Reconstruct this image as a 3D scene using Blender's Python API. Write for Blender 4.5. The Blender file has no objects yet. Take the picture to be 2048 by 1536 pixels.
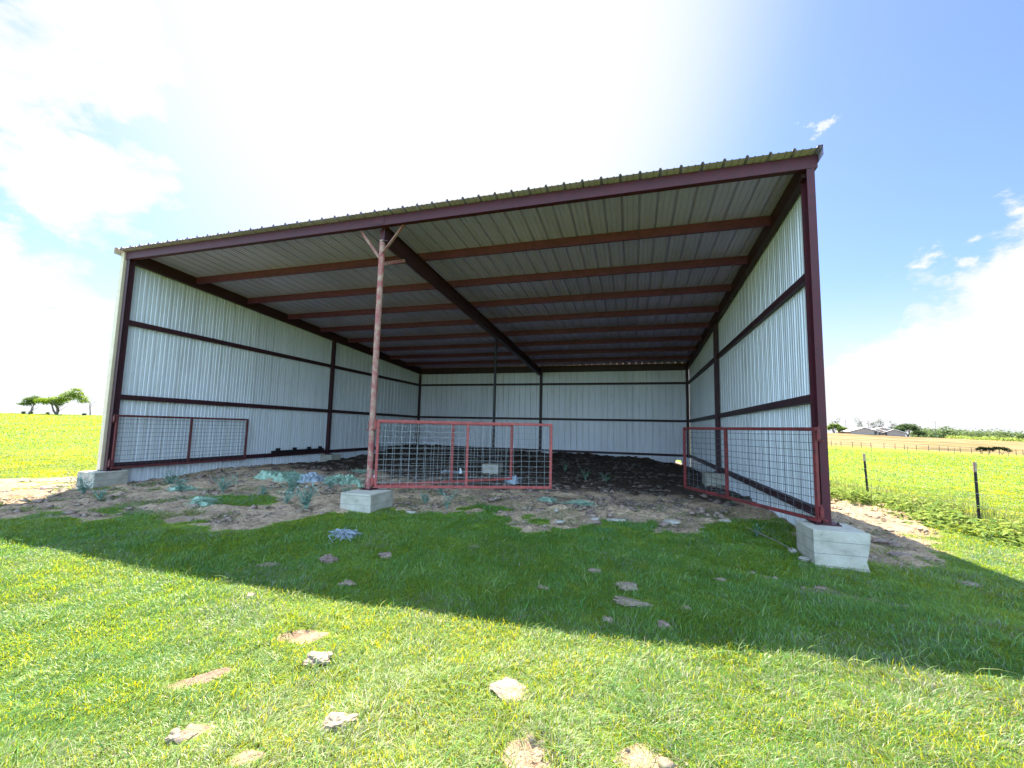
import bpy, bmesh, math, random
import numpy as np
from mathutils import Vector, Matrix
R_ = math.radians
random.seed(7); rng = np.random.default_rng(7)
scene = bpy.context.scene
C = scene.collection

# ------------------------------------------------------------------ camera
CAM = (11.7992, -6.8366, 1.0727)
YAW, PITCH, ROLL, F = -.2895, .0944, .0232, 834.48
def cam_axes():
    y, p, r = YAW, PITCH, ROLL
    f = Vector((math.sin(y)*math.cos(p), math.cos(y)*math.cos(p), math.sin(p)))
    rt = Vector((math.cos(y), -math.sin(y), 0)); up = rt.cross(f)
    return math.cos(r)*rt+math.sin(r)*up, -math.sin(r)*rt+math.cos(r)*up, f
rt, up, fw = cam_axes()
cd = bpy.data.cameras.new('camera'); cam = bpy.data.objects.new('camera', cd); C.objects.link(cam)
cam.matrix_world = Matrix(((rt.x, up.x, -fw.x, CAM[0]), (rt.y, up.y, -fw.y, CAM[1]), (rt.z, up.z, -fw.z, CAM[2]), (0, 0, 0, 1)))
cd.sensor_fit = 'HORIZONTAL'; cd.sensor_width = 36; cd.lens = F/2048*36
cd.shift_x = 4.543/2048; cd.shift_y = 9.98/2048
cd.clip_start = .05; cd.clip_end = 9000
scene.camera = cam

# ------------------------------------------------------------------ light
SUN = Vector((-.38, .57, 1)).normalized()
EL = math.asin(SUN.z); AZ = math.atan2(SUN.x, SUN.y)
scene.view_settings.view_transform = 'Standard'; scene.view_settings.look = 'None'
scene.view_settings.exposure = 2.38; scene.view_settings.gamma = 1
ld = bpy.data.lights.new('sun', 'SUN'); ld.energy = 5.0; ld.angle = R_(.5); ld.color = (1, .91, .74)
lo = bpy.data.objects.new('sun', ld); C.objects.link(lo); lo.rotation_euler = SUN.to_track_quat('Z', 'Y').to_euler()
lo.location = SUN*50

world = bpy.data.worlds.new('World'); scene.world = world; world.use_nodes = True
nt = world.node_tree; N = nt.nodes; L = nt.links; N.clear()
def nn(t, nt_=None, **k):
    n = (nt_ or nt).nodes.new(t)
    for a, b in k.items(): setattr(n, a, b)
    return n
out = nn('ShaderNodeOutputWorld'); bg = nn('ShaderNodeBackground'); bg.inputs[1].default_value = .085
sky = nn('ShaderNodeTexSky', sky_type='NISHITA'); sky.sun_disc = False
sky.sun_elevation = EL; sky.sun_rotation = AZ; sky.air_density = 1.0; sky.dust_density = 1.2; sky.ozone_density = 1.0
tc = nn('ShaderNodeTexCoord')
def px_dir(u, v):
    return (fw+rt*((u-1024+4.543)/F)-up*((v-768-9.98)/F)).normalized()
no = nn('ShaderNodeTexNoise'); no.inputs['Scale'].default_value = 5.5; no.inputs['Detail'].default_value = 9; no.inputs['Roughness'].default_value = .62
mp = nn('ShaderNodeMapping'); mp.inputs['Scale'].default_value = (1, 1, 1.7)
L.new(tc.outputs['Generated'], mp.inputs[0]); L.new(mp.outputs[0], no.inputs['Vector'])
acc = None
wn_ = nn('ShaderNodeTexNoise'); wn_.inputs['Scale'].default_value = 7; wn_.inputs['Detail'].default_value = 8; wn_.inputs['Roughness'].default_value = .65; L.new(mp.outputs[0], wn_.inputs['Vector'])
ws = nn('ShaderNodeVectorMath', operation='SUBTRACT'); ws.inputs[1].default_value = (.5, .5, .5); L.new(wn_.outputs['Color'], ws.inputs[0])
wm = nn('ShaderNodeVectorMath', operation='SCALE'); wm.inputs['Scale'].default_value = .20; L.new(ws.outputs[0], wm.inputs[0])
wa = nn('ShaderNodeVectorMath', operation='ADD'); L.new(tc.outputs['Generated'], wa.inputs[0]); L.new(wm.outputs[0], wa.inputs[1])
# cloud banks: direction, angular radius, softness
CL = [((60, 115), .085, .03), ((190, 130), .10, .04), ((250, 40), .10, .05), ((130, 345), .085, .03), ((250, 390), .09, .05), ((290, 230), .06, .05),
      ((10, 480), .035, .02), ((-60, 640), .14, .05), ((120, 640), .10, .07), ((1720, 800), .13, .07), ((1920, 760), .16, .07), ((2080, 720), .17, .06), ((2080, 590), .09, .05), ((1990, 600), .085, .05), ((1930, 560), .035, .03), ((2030, 520), .04, .03), ((1880, 640), .07, .05),
      ((1610, 262), .014, .012), ((1640, 248), .016, .014), ((1878, 500), .02, .02), ((1930, 505), .02, .02), ((2060, 410), .03, .025)]
for (uv, rad, soft) in CL:
    d = px_dir(*uv)
    vd = nn('ShaderNodeVectorMath', operation='DISTANCE'); vd.inputs[1].default_value = d
    L.new(wa.outputs[0], vd.inputs[0])
    mr = nn('ShaderNodeMapRange'); mr.inputs[1].default_value = rad+soft; mr.inputs[2].default_value = rad-soft; mr.inputs[3].default_value = 0; mr.inputs[4].default_value = 1
    L.new(vd.outputs['Value'], mr.inputs[0])
    if acc is None: acc = mr.outputs[0]
    else:
        m = nn('ShaderNodeMath', operation='MAXIMUM'); L.new(acc, m.inputs[0]); L.new(mr.outputs[0], m.inputs[1]); acc = m.outputs[0]
m1 = nn('ShaderNodeMath', operation='MULTIPLY_ADD'); m1.inputs[1].default_value = 2.4; L.new(no.outputs[0], m1.inputs[0]); m1.inputs[2].default_value = -1.2
m2 = nn('ShaderNodeMath', operation='ADD'); L.new(m1.outputs[0], m2.inputs[0]); L.new(acc, m2.inputs[1])
m3 = nn('ShaderNodeMapRange', interpolation_type='SMOOTHSTEP'); m3.inputs[1].default_value = .38; m3.inputs[2].default_value = .95; L.new(m2.outputs[0], m3.inputs[0])
# thin bright veil of cloud around the sun and along the horizon
vs = nn('ShaderNodeVectorMath', operation='DISTANCE'); vs.inputs[1].default_value = px_dir(880, 130); L.new(tc.outputs['Generated'], vs.inputs[0])
v2 = nn('ShaderNodeMapRange', interpolation_type='SMOOTHSTEP'); v2.inputs[1].default_value = .66; v2.inputs[2].default_value = .30; L.new(vs.outputs['Value'], v2.inputs[0])
sx = nn('ShaderNodeSeparateXYZ'); L.new(tc.outputs['Generated'], sx.inputs[0])
hz = nn('ShaderNodeMapRange', interpolation_type='SMOOTHSTEP'); hz.inputs[1].default_value = .30; hz.inputs[2].default_value = .03; hz.inputs[4].default_value = .9; L.new(sx.outputs['Z'], hz.inputs[0])
mx1 = nn('ShaderNodeMath', operation='MAXIMUM'); L.new(m3.outputs[0], mx1.inputs[0]); L.new(v2.outputs[0], mx1.inputs[1])
mx2 = nn('ShaderNodeMath', operation='MAXIMUM'); L.new(mx1.outputs[0], mx2.inputs[0]); L.new(hz.outputs[0], mx2.inputs[1])
bk = nn('ShaderNodeMapRange', interpolation_type='SMOOTHSTEP'); bk.inputs[1].default_value = .15; bk.inputs[2].default_value = -.55; L.new(sx.outputs['Y'], bk.inputs[0])  # brighter sky behind the camera, added as fill light for shaded walls and grass
bk2 = nn('ShaderNodeMath', operation='MULTIPLY'); bk2.inputs[1].default_value = .9; L.new(bk.outputs[0], bk2.inputs[0])
mx3 = nn('ShaderNodeMath', operation='MAXIMUM'); L.new(mx2.outputs[0], mx3.inputs[0]); L.new(bk2.outputs[0], mx3.inputs[1]); mx2 = mx3
cb = nn('ShaderNodeMixRGB'); cb.inputs[1].default_value = (2.30, 2.36, 2.46, 1); cb.inputs[2].default_value = (5.8, 9.0, 12.6, 1); L.new(bk.outputs[0], cb.inputs[0])
mixc = nn('ShaderNodeMixRGB'); L.new(cb.outputs[0], mixc.inputs[2])
skt = nn('ShaderNodeMixRGB', blend_type='MULTIPLY'); skt.inputs[0].default_value = 1; skt.inputs[2].default_value = (.43, .485, .63, 1); L.new(sky.outputs[0], skt.inputs[1])
L.new(mx2.outputs[0], mixc.inputs[0]); L.new(skt.outputs[0], mixc.inputs[1])
L.new(mixc.outputs[0], bg.inputs[0]); L.new(bg.outputs[0], out.inputs[0])

# ------------------------------------------------------------------ helpers
def tag(o, label=None, cat=None, group=None, kind=None):
    if label: o['label'] = label
    if cat: o['category'] = cat
    if group: o['group'] = group
    if kind: o['kind'] = kind
    return o
def empty(name, loc=(0, 0, 0), rz=0, parent=None):
    o = bpy.data.objects.new(name, None); C.objects.link(o); o.location = loc; o.rotation_euler = (0, 0, rz)
    o.empty_display_size = .2
    if parent: o.parent = parent
    return o
class MB:
    def __init__(s): s.v = []; s.f = []; s.sm = []
    def add(s, v, f, smooth=False):
        b = len(s.v); s.v += [tuple(p) for p in v]; s.f += [tuple(i+b for i in q) for q in f]; s.sm += [smooth]*len(f)
    def box(s, x0, x1, y0, y1, z0, z1):
        v = [(x, y, z) for z in (z0, z1) for x, y in ((x0, y0), (x1, y0), (x1, y1), (x0, y1))]
        s.add(v, [(3, 2, 1, 0), (4, 5, 6, 7), (0, 1, 5, 4), (1, 2, 6, 5), (2, 3, 7, 6), (3, 0, 4, 7)])
    def sheared(s, x0, x1, ya, yb, za, zb, h):    # beam along y whose bottom runs from za to zb, height h
        v = [(x0, ya, za), (x1, ya, za), (x1, yb, zb), (x0, yb, zb), (x0, ya, za+h), (x1, ya, za+h), (x1, yb, zb+h), (x0, yb, zb+h)]
        s.add(v, [(3, 2, 1, 0), (4, 5, 6, 7), (0, 1, 5, 4), (1, 2, 6, 5), (2, 3, 7, 6), (3, 0, 4, 7)])
    def tube(s, pts, rad, n=8, cap=True):
        pts = [Vector(p) for p in pts]
        if not hasattr(rad, '__len__'): rad = [rad]*len(pts)
        rings = []; prev = None
        for i, p in enumerate(pts):
            d = (pts[min(i+1, len(pts)-1)]-pts[max(i-1, 0)])
            if d.length < 1e-9: d = Vector((0, 0, 1))
            d.normalize()
            a = Vector((0, 0, 1)) if abs(d.z) < .9 else Vector((1, 0, 0))
            if prev is not None: a = prev
            u = (a-d*a.dot(d)).normalized(); w = d.cross(u); prev = u
            rings.append([p+(u*math.cos(2*math.pi*k/n)+w*math.sin(2*math.pi*k/n))*rad[i] for k in range(n)])
        v = [q for r in rings for q in r]; f = []
        for i in range(len(pts)-1):
            for k in range(n): f.append((i*n+k, i*n+(k+1) % n, (i+1)*n+(k+1) % n, (i+1)*n+k))
        s.add(v, f, n > 5)
        if cap:
            s.add(rings[0], [tuple(range(n-1, -1, -1))]); s.add(rings[-1], [tuple(range(n))])
    def build(s, name, mat, parent=None):
        me = bpy.data.meshes.new(name); me.from_pydata(s.v, [], s.f); me.materials.append(mat)
        me.polygons.foreach_set('use_smooth', s.sm)
        me.update(); o = bpy.data.objects.new(name, me); C.objects.link(o)
        if parent: o.parent = parent
        return o
def bevel(o, w, seg=2):
    m = o.modifiers.new('bevel', 'BEVEL'); m.width = w; m.segments = seg; m.limit_method = 'ANGLE'; return o
def np_mesh(name, V, faces_idx, sizes, mat, parent=None, cols=None, smooth=False):
    me = bpy.data.meshes.new(name); me.vertices.add(len(V)); me.vertices.foreach_set('co', V.astype(np.float32).ravel())
    me.loops.add(len(faces_idx)); me.loops.foreach_set('vertex_index', faces_idx.astype(np.int32))
    me.polygons.add(len(sizes)); st = np.concatenate([[0], np.cumsum(sizes)[:-1]]).astype(np.int32)
    me.polygons.foreach_set('loop_start', st); me.polygons.foreach_set('loop_total', sizes.astype(np.int32))
    if smooth: me.polygons.foreach_set('use_smooth', np.ones(len(sizes), bool))
    me.update(calc_edges=True)
    if cols is not None:
        a = me.color_attributes.new('tint', 'FLOAT_COLOR', 'POINT')
        a.data.foreach_set('color', np.concatenate([cols, np.ones((len(cols), 1))], 1).astype(np.float32).ravel())
    me.materials.append(mat)
    o = bpy.data.objects.new(name, me); C.objects.link(o)
    if parent: o.parent = parent
    return o
def sst(a, b, x):
    t = np.clip((x-a)/(b-a), 0, 1); return t*t*(3-2*t)
LAT = rng.random((256, 256))
def vnoise(x, y, s, off=0):
    x = np.asarray(x)/s+off*17.3; y = np.asarray(y)/s+off*9.1
    xi = np.floor(x).astype(int); yi = np.floor(y).astype(int); fx = x-xi; fy = y-yi
    fx = fx*fx*(3-2*fx); fy = fy*fy*(3-2*fy)
    g = lambda a, b: LAT[a & 255, b & 255]
    return (g(xi, yi)*(1-fx)+g(xi+1, yi)*fx)*(1-fy)+(g(xi, yi+1)*(1-fx)+g(xi+1, yi+1)*fx)*fy
def fbm(x, y, s, o=4, off=0):
    t = 0; a = .5; n = 0
    for i in range(o): t = t+a*vnoise(x, y, s/2**i, off+i); n += a; a *= .5
    return t/n

# ------------------------------------------------------------------ materials
def mat(name): 
    m = bpy.data.materials.new(name); m.use_nodes = True; t = m.node_tree; b = t.nodes['Principled BSDF']; return m, t, b
def noise(t, scale, detail=4, rough=.6, coord='Object', stretch=None, dist=0):
    c = t.nodes.new('ShaderNodeTexCoord'); n = t.nodes.new('ShaderNodeTexNoise')
    n.inputs['Scale'].default_value = scale; n.inputs['Detail'].default_value = detail; n.inputs['Roughness'].default_value = rough; n.inputs['Distortion'].default_value = dist
    if stretch:
        mp = t.nodes.new('ShaderNodeMapping'); mp.inputs['Scale'].default_value = stretch
        t.links.new(c.outputs[coord], mp.inputs[0]); t.links.new(mp.outputs[0], n.inputs['Vector'])
    else: t.links.new(c.outputs[coord], n.inputs['Vector'])
    return n.outputs[0]
def ramp(t, src, stops):
    r = t.nodes.new('ShaderNodeValToRGB'); e = r.color_ramp.elements
    while len(e) < len(stops): e.new(.5)
    for i, (p, c) in enumerate(stops): e[i].position = p; e[i].color = (*c, 1)
    t.links.new(src, r.inputs[0]); return r.outputs[0]
def mixrgb(t, fac, a, b, mode='MIX'):
    m = t.nodes.new('ShaderNodeMixRGB'); m.blend_type = mode
    for i, x in ((0, fac), (1, a), (2, b)):
        if isinstance(x, (int, float)): m.inputs[i].default_value = x
        elif isinstance(x, tuple): m.inputs[i].default_value = (*x, 1)
        else: t.links.new(x, m.inputs[i])
    return m.outputs[0]
def bump(t, b, src, st=.3, dist=.01):
    n = t.nodes.new('ShaderNodeBump'); n.inputs['Strength'].default_value = st; n.inputs['Distance'].default_value = dist
    t.links.new(src, n.inputs['Height']); t.links.new(n.outputs[0], b.inputs['Normal'])

def steel(name, base, rust, pale, amt=.5, rough=.5):
    m, t, b = mat(name)
    n1 = noise(t, 9, 6, .7); n2 = noise(t, 60, 3, .6); n3 = noise(t, 1.3, 3)
    c = mixrgb(t, ramp(t, n1, [(.42, (0, 0, 0)), (.62, (1, 1, 1))]), base, rust)
    c = mixrgb(t, ramp(t, n2, [(.70-.18*amt, (0, 0, 0)), (.74-.12*amt, (1, 1, 1))]), c, pale)
    c = mixrgb(t, .35, c, ramp(t, n3, [(.3, (.5, .5, .5)), (.7, (1, 1, 1))]), 'MULTIPLY')
    t.links.new(c, b.inputs['Base Color']); b.inputs['Roughness'].default_value = rough; b.inputs['Specular IOR Level'].default_value = .25
    bump(t, b, n1, .15, .004); return m
M = {}
M['red_steel'] = steel('dark_red_primer_steel', (.060, .007, .014), (.042, .008, .012), (.10, .03, .035), .1, .55)
M['frame'] = steel('shaded_primer_steel', (.045, .014, .020), (.035, .014, .016), (.08, .03, .03), .1, .5)  # frame steel with the interior shade put into a darker base colour
M['purlin'] = steel('brown_primer_steel', (.12, .028, .075), (.08, .022, .055), (.15, .055, .10), .1, .55)
M['pipe'] = steel('worn_red_pipe', (.24, .060, .060), (.31, .20, .155), (.11, .045, .04), .6, .6)
M['salmon'] = steel('worn_salmon_gate_paint', (.31, .062, .056), (.22, .045, .042), (.08, .035, .03), .75, .6)
M['gate_dark'] = steel('dark_red_gate_paint', (.10, .025, .030), (.14, .04, .035), (.05, .02, .02), .2, .5)
M['gate_red'] = steel('rusty_red_gate_paint', (.17, .024, .026), (.075, .018, .02), (.05, .02, .02), .5, .5)
M['black_steel'] = steel('black_steel', (.012, .010, .014), (.02, .014, .014), (.03, .02, .02), .1, .5)
m, t, b = mat('galvanised_wire'); b.inputs['Base Color'].default_value = (.30, .30, .31, 1); b.inputs['Metallic'].default_value = .3; b.inputs['Roughness'].default_value = .5; M['wire'] = m
m, t, b = mat('dark_wire'); b.inputs['Base Color'].default_value = (.045, .05, .06, 1); b.inputs['Roughness'].default_value = .5; M['dark_wire'] = m  # wire colour darkened so side gate mesh reads as silhouette against bright walls

def panelmat(name, axis, c0, c1, spec_rough=.42, stain=(.36, .34, .26)):
    m, t, b = mat(name)
    c = t.nodes.new('ShaderNodeTexCoord'); s = t.nodes.new('ShaderNodeSeparateXYZ'); t.links.new(c.outputs['Object'], s.inputs[0])
    dv = t.nodes.new('ShaderNodeMath'); dv.operation = 'DIVIDE'; dv.inputs[1].default_value = .9144; t.links.new(s.outputs[axis], dv.inputs[0])
    fl = t.nodes.new('ShaderNodeMath'); fl.operation = 'FLOOR'; t.links.new(dv.outputs[0], fl.inputs[0])
    wn = t.nodes.new('ShaderNodeTexWhiteNoise'); wn.noise_dimensions = '1D'; t.links.new(fl.outputs[0], wn.inputs['W'])
    st = (14, 14, .6) if axis != 'R' else (1, 1, 1)
    if name.startswith('roof'): st = (14, .5, 14)
    n1 = noise(t, 1, 5, .65, stretch=st); n2 = noise(t, .55, 4, .6); n3 = noise(t, 40, 3, .7)
    col = mixrgb(t, ramp(t, n2, [(.3, (0, 0, 0)), (.75, (1, 1, 1))]), c0, c1)
    col = mixrgb(t, ramp(t, n1, [(.52, (0, 0, 0)), (.80, (.75, .75, .75))]), col, stain)
    col = mixrgb(t, ramp(t, n3, [(.35, (.25, .25, .25)), (.45, (0, 0, 0))]), col, (.30, .30, .28))
    col = mixrgb(t, 1.0, col, ramp(t, wn.outputs[0], [(0, (.90, .90, .90)), (1, (1, 1, 1))]), 'MULTIPLY')
    t.links.new(col, b.inputs['Base Color']); b.inputs['Roughness'].default_value = spec_rough; b.inputs['Metallic'].default_value = .12
    bump(t, b, n2, .2, .02)
    return m
M['wall_y'] = panelmat('wall_sheet_side', 'Y', (.65, .64, .67), (.59, .585, .62))
M['wall_x'] = panelmat('wall_sheet_back', 'X', (.65, .62, .66), (.58, .555, .60))
M['roof'] = panelmat('roof_sheet', 'X', (.48, .41, .70), (.39, .34, .58), .42, (.30, .27, .36)); M['roof'].node_tree.nodes['Principled BSDF'].inputs['Metallic'].default_value = .3
m, t, b = mat('cream_trim'); n = noise(t, 6, 4); t.links.new(ramp(t, n, [(.3, (.42, .32, .22)), (.7, (.50, .39, .28))]), b.inputs['Base Color']); b.inputs['Roughness'].default_value = .5; M['trim'] = m

m, t, b = mat('board_formed_concrete')
c = t.nodes.new('ShaderNodeTexCoord'); s = t.nodes.new('ShaderNodeSeparateXYZ'); t.links.new(c.outputs['Object'], s.inputs[0])
nw = noise(t, 3, 3); ad = t.nodes.new('ShaderNodeMath'); ad.operation = 'MULTIPLY_ADD'; ad.inputs[1].default_value = .02; t.links.new(nw, ad.inputs[0]); t.links.new(s.outputs['Z'], ad.inputs[2])
md = t.nodes.new('ShaderNodeMath'); md.operation = 'PINGPONG'; md.inputs[1].default_value = .075; t.links.new(ad.outputs[0], md.inputs[0])
ln = ramp(t, md.outputs[0], [(0, (1, 1, 1)), (.003, (1, 1, 1)), (.006, (0, 0, 0))])
n1 = noise(t, 4, 6, .65); n2 = noise(t, 45, 4, .7); n3 = noise(t, 1.6, 3)
col = ramp(t, n1, [(.3, (.20, .175, .14)), (.48, (.31, .275, .225)), (.75, (.39, .35, .295))])
col = mixrgb(t, ramp(t, n2, [(.30, (.8, .8, .8)), (.36, (0, 0, 0))]), col, (.22, .20, .17))
col = mixrgb(t, ramp(t, n3, [(.60, (0, 0, 0)), (.72, (.6, .6, .6))]), col, (.30, .25, .19))
col = mixrgb(t, ln, col, (.22, .20, .17))
t.links.new(col, b.inputs['Base Color']); b.inputs['Roughness'].default_value = .9
h = mixrgb(t, ln, n2, (0, 0, 0)); bump(t, b, h, .5, .012); M['concrete'] = m

def foliage(name, trans=.5, gloss=.05, attr=True, col=(.1, .2, .03), mul=(1, 1, 1)):
    m = bpy.data.materials.new(name); m.use_nodes = True; t = m.node_tree; t.nodes.clear()
    o = t.nodes.new('ShaderNodeOutputMaterial'); d = t.nodes.new('ShaderNodeBsdfDiffuse'); tr = t.nodes.new('ShaderNodeBsdfTranslucent'); mx = t.nodes.new('ShaderNodeMixShader')
    gl = t.nodes.new('ShaderNodeBsdfGlossy'); gl.inputs['Roughness'].default_value = .45; gl.inputs['Color'].default_value = (1, 1, .9, 1); m2 = t.nodes.new('ShaderNodeMixShader')
    if attr:
        a = t.nodes.new('ShaderNodeAttribute'); a.attribute_name = 'tint'; src = a.outputs['Color']
        n = noise(t, 2.2, 3); src = mixrgb(t, 1.0, src, ramp(t, n, [(.3, (.82, .86, .8)), (.7, (1, 1, 1))]), 'MULTIPLY')
    else:
        n = noise(t, 9, 3); src = mixrgb(t, n, col, tuple(c*.6 for c in col))
    tsrc = mixrgb(t, 1.0, src, mul, 'MULTIPLY')
    if attr:      # dry straw blades pass light without the yellow shift of green ones
        sc = t.nodes.new('ShaderNodeSeparateColor'); t.links.new(a.outputs['Color'], sc.inputs[0])
        df = t.nodes.new('ShaderNodeMath'); df.operation = 'SUBTRACT'; t.links.new(sc.outputs['Green'], df.inputs[0]); t.links.new(sc.outputs['Red'], df.inputs[1])
        d8 = t.nodes.new('ShaderNodeMath'); d8.operation = 'MULTIPLY'; d8.use_clamp = True; d8.inputs[1].default_value = 12; t.links.new(df.outputs[0], d8.inputs[0])
        tsrc = mixrgb(t, d8.outputs[0], src, tsrc)
    t.links.new(src, d.inputs[0]); t.links.new(tsrc, tr.inputs[0]); mx.inputs[0].default_value = trans
    t.links.new(d.outputs[0], mx.inputs[1]); t.links.new(tr.outputs[0], mx.inputs[2])
    m2.inputs[0].default_value = gloss; t.links.new(mx.outputs[0], m2.inputs[1]); t.links.new(gl.outputs[0], m2.inputs[2]); t.links.new(m2.outputs[0], o.inputs[0])
    return m
M['grass'] = foliage('grass_blades', .62, .03, True, mul=(4.9, 1.75, .08))
M['leaf_tint'] = foliage('leaves', .45, .008, True, mul=(1.2, 1.15, .8))
M['silver_leaf'] = foliage('silver_leaves', .25, .03, False, (.20, .34, .27))
m, t, b = mat('bark'); n = noise(t, 4, 5); t.links.new(ramp(t, n, [(.3, (.06, .045, .04)), (.7, (.13, .10, .085))]), b.inputs['Base Color']); b.inputs['Roughness'].default_value = .95; M['bark'] = m
def netmat(name, a, c):
    m, t, b = mat(name); n = noise(t, 14, 5, .7); t.links.new(ramp(t, n, [(.3, a), (.7, c)]), b.inputs['Base Color']); b.inputs['Roughness'].default_value = .7; bump(t, b, n, .6, .02); return m
M['net_green'] = netmat('pale_green_netting', (.08, .14, .095), (.27, .36, .27))
M['net_blue'] = netmat('blue_grey_netting', (.12, .145, .18), (.31, .335, .38))
M['net_white'] = netmat('white_scrap', (.5, .5, .5), (.75, .76, .78))
M['rock'] = netmat('pale_rock', (.18, .15, .13), (.33, .29, .25))
M['clod'] = netmat('dried_mud', (.11, .075, .05), (.24, .18, .13))
M['manure'] = netmat('dried_manure', (.028, .02, .017), (.12, .088, .073))
M['clod_dark'] = netmat('dark_mud', (.09, .055, .045), (.24, .16, .13))
m, t, b = mat('weathered_wood'); n = noise(t, 18, 4, .6, stretch=(1, 1, .1)); t.links.new(ramp(t, n, [(.3, (.16, .10, .07)), (.7, (.36, .26, .2))]), b.inputs['Base Color']); b.inputs['Roughness'].default_value = .9; M['wood'] = m
m, t, b = mat('pale_metal_roof'); b.inputs['Base Color'].default_value = (.62, .58, .55, 1); b.inputs['Roughness'].default_value = .5; M['far_roof'] = m
m, t, b = mat('brown_barn_wall'); n = noise(t, 1, 3); t.links.new(ramp(t, n, [(.3, (.20, .14, .11)), (.7, (.28, .21, .17))]), b.inputs['Base Color']); b.inputs['Roughness'].default_value = .9; M['far_wall'] = m
m, t, b = mat('opening_shade'); b.inputs['Base Color'].default_value = (.015, .012, .012, 1); M['dark'] = m  # dark colour painted for the shade inside the barn doorways
m, t, b = mat('cream_wall'); b.inputs['Base Color'].default_value = (.55, .48, .36, 1); M['cream'] = m

# ground: grass base / hay / dirt / manure chosen by vertex masks
m, t, b = mat('ground')
a = t.nodes.new('ShaderNodeAttribute'); a.attribute_name = 'tint'; sp = t.nodes.new('ShaderNodeSeparateColor'); t.links.new(a.outputs['Color'], sp.inputs[0])
nA = noise(t, 1.2, 6, .7); nB = noise(t, 14, 6, .75); nC = noise(t, .12, 5, .7, stretch=(1, 1, 1)); nD = noise(t, 55, 3, .7)
rowc = t.nodes.new('ShaderNodeTexCoord'); rm = t.nodes.new('ShaderNodeMapping'); rm.inputs['Rotation'].default_value = (0, 0, .30); rm.inputs['Scale'].default_value = (.006, .10, 1)
rn = t.nodes.new('ShaderNodeTexNoise'); rn.inputs['Scale'].default_value = 1; rn.inputs['Detail'].default_value = 5; rn.inputs['Roughness'].default_value = .6; t.links.new(rowc.outputs['Object'], rm.inputs[0]); t.links.new(rm.outputs[0], rn.inputs['Vector'])
gcol = ramp(t, nB, [(.25, (.05, .10, .015)), (.5, (.13, .20, .02)), (.78, (.25, .30, .035))])
gcol = mixrgb(t, ramp(t, nC, [(.45, (0, 0, 0)), (.75, (.7, .7, .7))]), gcol, (.24, .27, .04))
hay = ramp(t, rn.outputs[0], [(.40, (.06, .045, .022)), (.46, (.14, .085, .045)), (.53, (.20, .135, .085)), (.62, (.11, .09, .03))])
hay = mixrgb(t, ramp(t, nC, [(.40, (0, 0, 0)), (.8, (.55, .55, .55))]), hay, (.22, .19, .05))
dirt = ramp(t, nB, [(.30, (.10, .06, .045)), (.40, (.30, .195, .13)), (.55, (.48, .335, .225)), (.75, (.62, .465, .325))])  # lowest stop paints the shade of crevices into the dirt colour
dirt = mixrgb(t, ramp(t, nA, [(.38, (.6, .6, .6)), (.52, (0, 0, 0))]), dirt, (.22, .15, .115))
man = ramp(t, nB, [(.3, (.03, .020, .016)), (.55, (.075, .050, .039)), (.8, (.16, .11, .085))])
col = mixrgb(t, sp.outputs['Green'], gcol, hay)
# thatch close to the shelter, where real blades stand
fb = t.nodes.new('ShaderNodeMath'); fb.operation = 'MULTIPLY_ADD'; t.links.new(nB, fb.inputs[0]); fb.inputs[1].default_value = .7; fb.inputs[2].default_value = -.35
fd = t.nodes.new('ShaderNodeMath'); fd.operation = 'ADD'; t.links.new(fb.outputs[0], fd.inputs[0]); t.links.new(sp.outputs['Red'], fd.inputs[1])
col = mixrgb(t, ramp(t, fd.outputs[0], [(.38, (0, 0, 0)), (.6, (1, 1, 1))]), col, dirt)
fm = t.nodes.new('ShaderNodeMath'); fm.operation = 'ADD'; t.links.new(fb.outputs[0], fm.inputs[0]); t.links.new(sp.outputs['Blue'], fm.inputs[1])
col = mixrgb(t, ramp(t, fm.outputs[0], [(.35, (0, 0, 0)), (.7, (1, 1, 1))]), col, man)
t.links.new(col, b.inputs['Base Color']); b.inputs['Roughness'].default_value = 1; b.inputs['Specular IOR Level'].default_value = .1
hb = mixrgb(t, .5, nB, nD); bump(t, b, hb, 1.0, .09)
M['ground'] = m

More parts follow.
